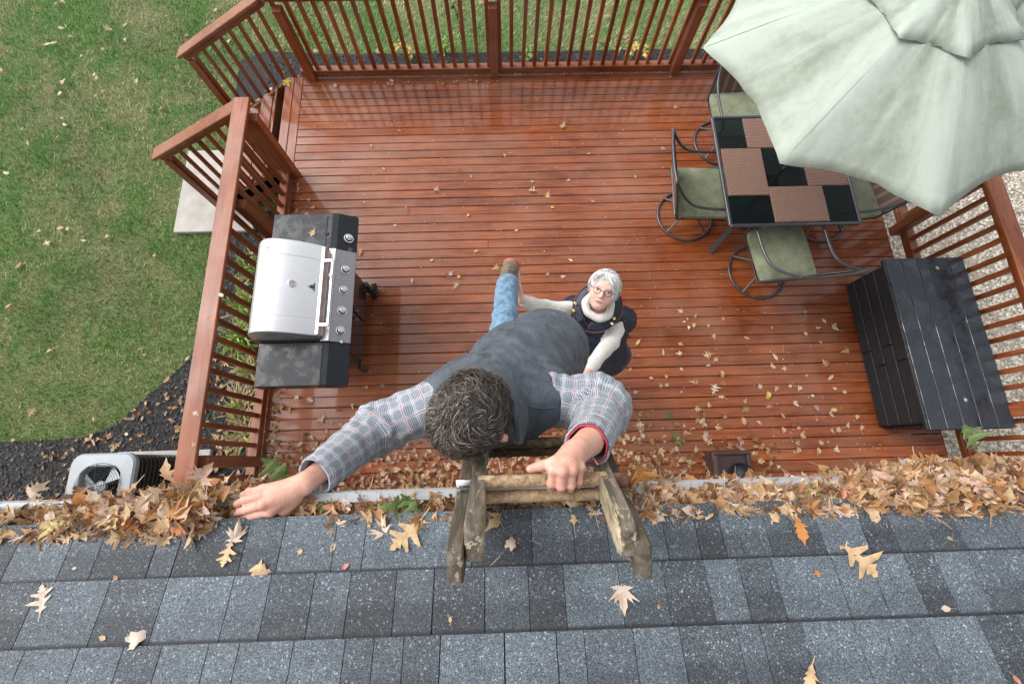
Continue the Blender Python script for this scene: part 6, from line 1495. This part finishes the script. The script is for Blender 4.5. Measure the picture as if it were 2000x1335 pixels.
# roll neck
na = Vector(NW-wp(0, 0, .0)).normalized(); tn_c = Vector(A(1169, 597, 2.81)); ax_ = (tocam*.75+Vector((0, 0, 1))*.4).normalized(); u_ = ax_.orthogonal().normalized(); w_ = ax_.cross(u_); rn = MB(); nn = 96
for k in range(nn):
    a = 2*pi*k/nn; rib = 1+.018*(k % 2)
    for j in range(10):
        b = 2*pi*j/10; rr_ = (.075+.026*cos(b)*rib)*(1+.035*sin(3*a+1)+.02*sin(7*a)); rn.v.append(tuple(tn_c+(u_*cos(a)+w_*sin(a)*1.05)*rr_+ax_*(.036*sin(b)*rib)))
for k in range(nn):
    for j in range(10): rn.f.append((k*10+j, k*10+(j+1) % 10, ((k+1) % nn)*10+(j+1) % 10, ((k+1) % nn)*10+j)); rn.m.append(0)
swt = [(cone(S1, E1, .060, .052), .04), (cone(E1, W1, .052, .036), .03), (cone(S2, E2, .062, .054), .04), (cone(E2, W2, .054, .040), .03), (cone(S1, S2, .06, .06), .04), (cone(NW-(0, 0, .02), CH, .075, .11), .05)]
sweater = sdf_obj('sweater', swt, .0075, M['cream'], wom, lambda X: .004*np.sin(((X-S1)@(E1-S1))*900+3*wob(X, 16, 1))*np.exp(-((X-E1)**2).sum(-1)/.012)+.004*np.sin(((X-S2)@(E2-S2))*700+3*wob(X, 16, 5))*np.exp(-((X-E2)**2).sum(-1)/.012)+.0035*wob(X, 34, 1))
rn.obj('roll_neck', M['cream'], sweater, 60)
# padded vest with open collar
wv_ = [(cone(S1+(S2-S1)*-.04, S1+(S2-S1)*1.05, .080, .080), .05), (cone(S2-(S2-S1)*.1, S2+(S2-S1)*.22+(0, 0, -.02), .075, .03, (0, .3, 1), 1.6), .04), (cone(NW-(0, 0, .08), CH, .12, .135), .07), (cone(CH, WH, .135, .140), .07), (ell(tn_c, (.088, .088, .088)), .012, 'sub')]
tq = (WH-NW)/np.linalg.norm(WH-NW)
def qd(X): a = (X-NW)@tq; return -.013*np.abs(np.sin(a*40))+.002*wob(X, 30, 2)
wvest = sdf_obj('padded_vest', wv_, .0075, M['navy'], wom, qd)
Fq, _, _ = field(wv_); trim = cloth('brown_vest_trim', (.16, .05, .03), .6); brass = simple('brass_snap', (.55, .45, .18), .3, 1, .1, 40, 0)
zp = [snap(A(x, y, 2.85), Fq, .012) for x, y in ((1139, 628), (1135, 638), (1134, 650), (1137, 664), (1143, 680))]; MB().tube(zp, .0035, 6).obj('zip', trim, wvest, 60)
def cpt(a, r, l): return tn_c+(u_*cos(a)+w_*sin(a))*r+ax_*l
fa = math.atan2((Vector(A(1136, 640, 2.86))-tn_c).dot(w_), (Vector(A(1136, 640, 2.86))-tn_c).dot(u_))
pts = []; hts = []; dr_ = []
for k in range(21):
    a = fa+R(10)+R(340)*k/20; e = min(k, 20-k); pts.append(cpt(a, .106, -.006)); hts.append(.050+.022*max(0, 1-e/4)); dr_.append((u_*cos(a)+w_*sin(a))*1.0-ax_*(.10+.35*min(1, e/5)))
ribbon('collar', pts, hts, dr_, .010, M['navy'], wvest)
ed = MB(); ed.tube([p+Vector(d).normalized()*h for p, h, d in zip(pts, hts, dr_)], .0035, 6); ed.obj('collar_trim', trim, wvest, 60)
for (x, y) in ((1124, 592), (1121, 606), (1199, 622), (1195, 632)):
    g_ = Vector(A(x, y, 2.81))-tn_c; p = cpt(math.atan2(g_.dot(w_), g_.dot(u_)), g_.length, .006); n_ = (Vector((0, 0, HCAM))-Vector(p)).normalized(); mm = n_.to_track_quat('Z', 'Y').to_matrix(); MB().lathe([(0, 0), (.0105, 0), (.010, .004), (.006, .006), (0, .004)], 14, mm, p).obj('snap', brass, wvest, 40)
for (S_, E_) in ((S1, E1), (S2, E2)):
    d = Vector(E_-S_).normalized(); ring_band(Vector(S_)+d*.045, d, .064, .012, .010, n=30, mat=trim if S_ is S2 else M['navy'], name='armhole_trim', parent=wvest)
sdf_obj('trousers', [(cone(H1, F1+(0, 0, .08), .105, .065), .05), (cone(H2, F2+(0, 0, .08), .105, .065), .05), (ell(WH, (.15, .12, .12)), .06)], .01, M['dkpants'], wom)
for F_ in (F1, F2): sdf_obj('shoe', [(cone(F_+(0, .04, -.01), F_+(-.03, -.14, -.025), .045, .036), .03)], .007, M['boot'], wom)
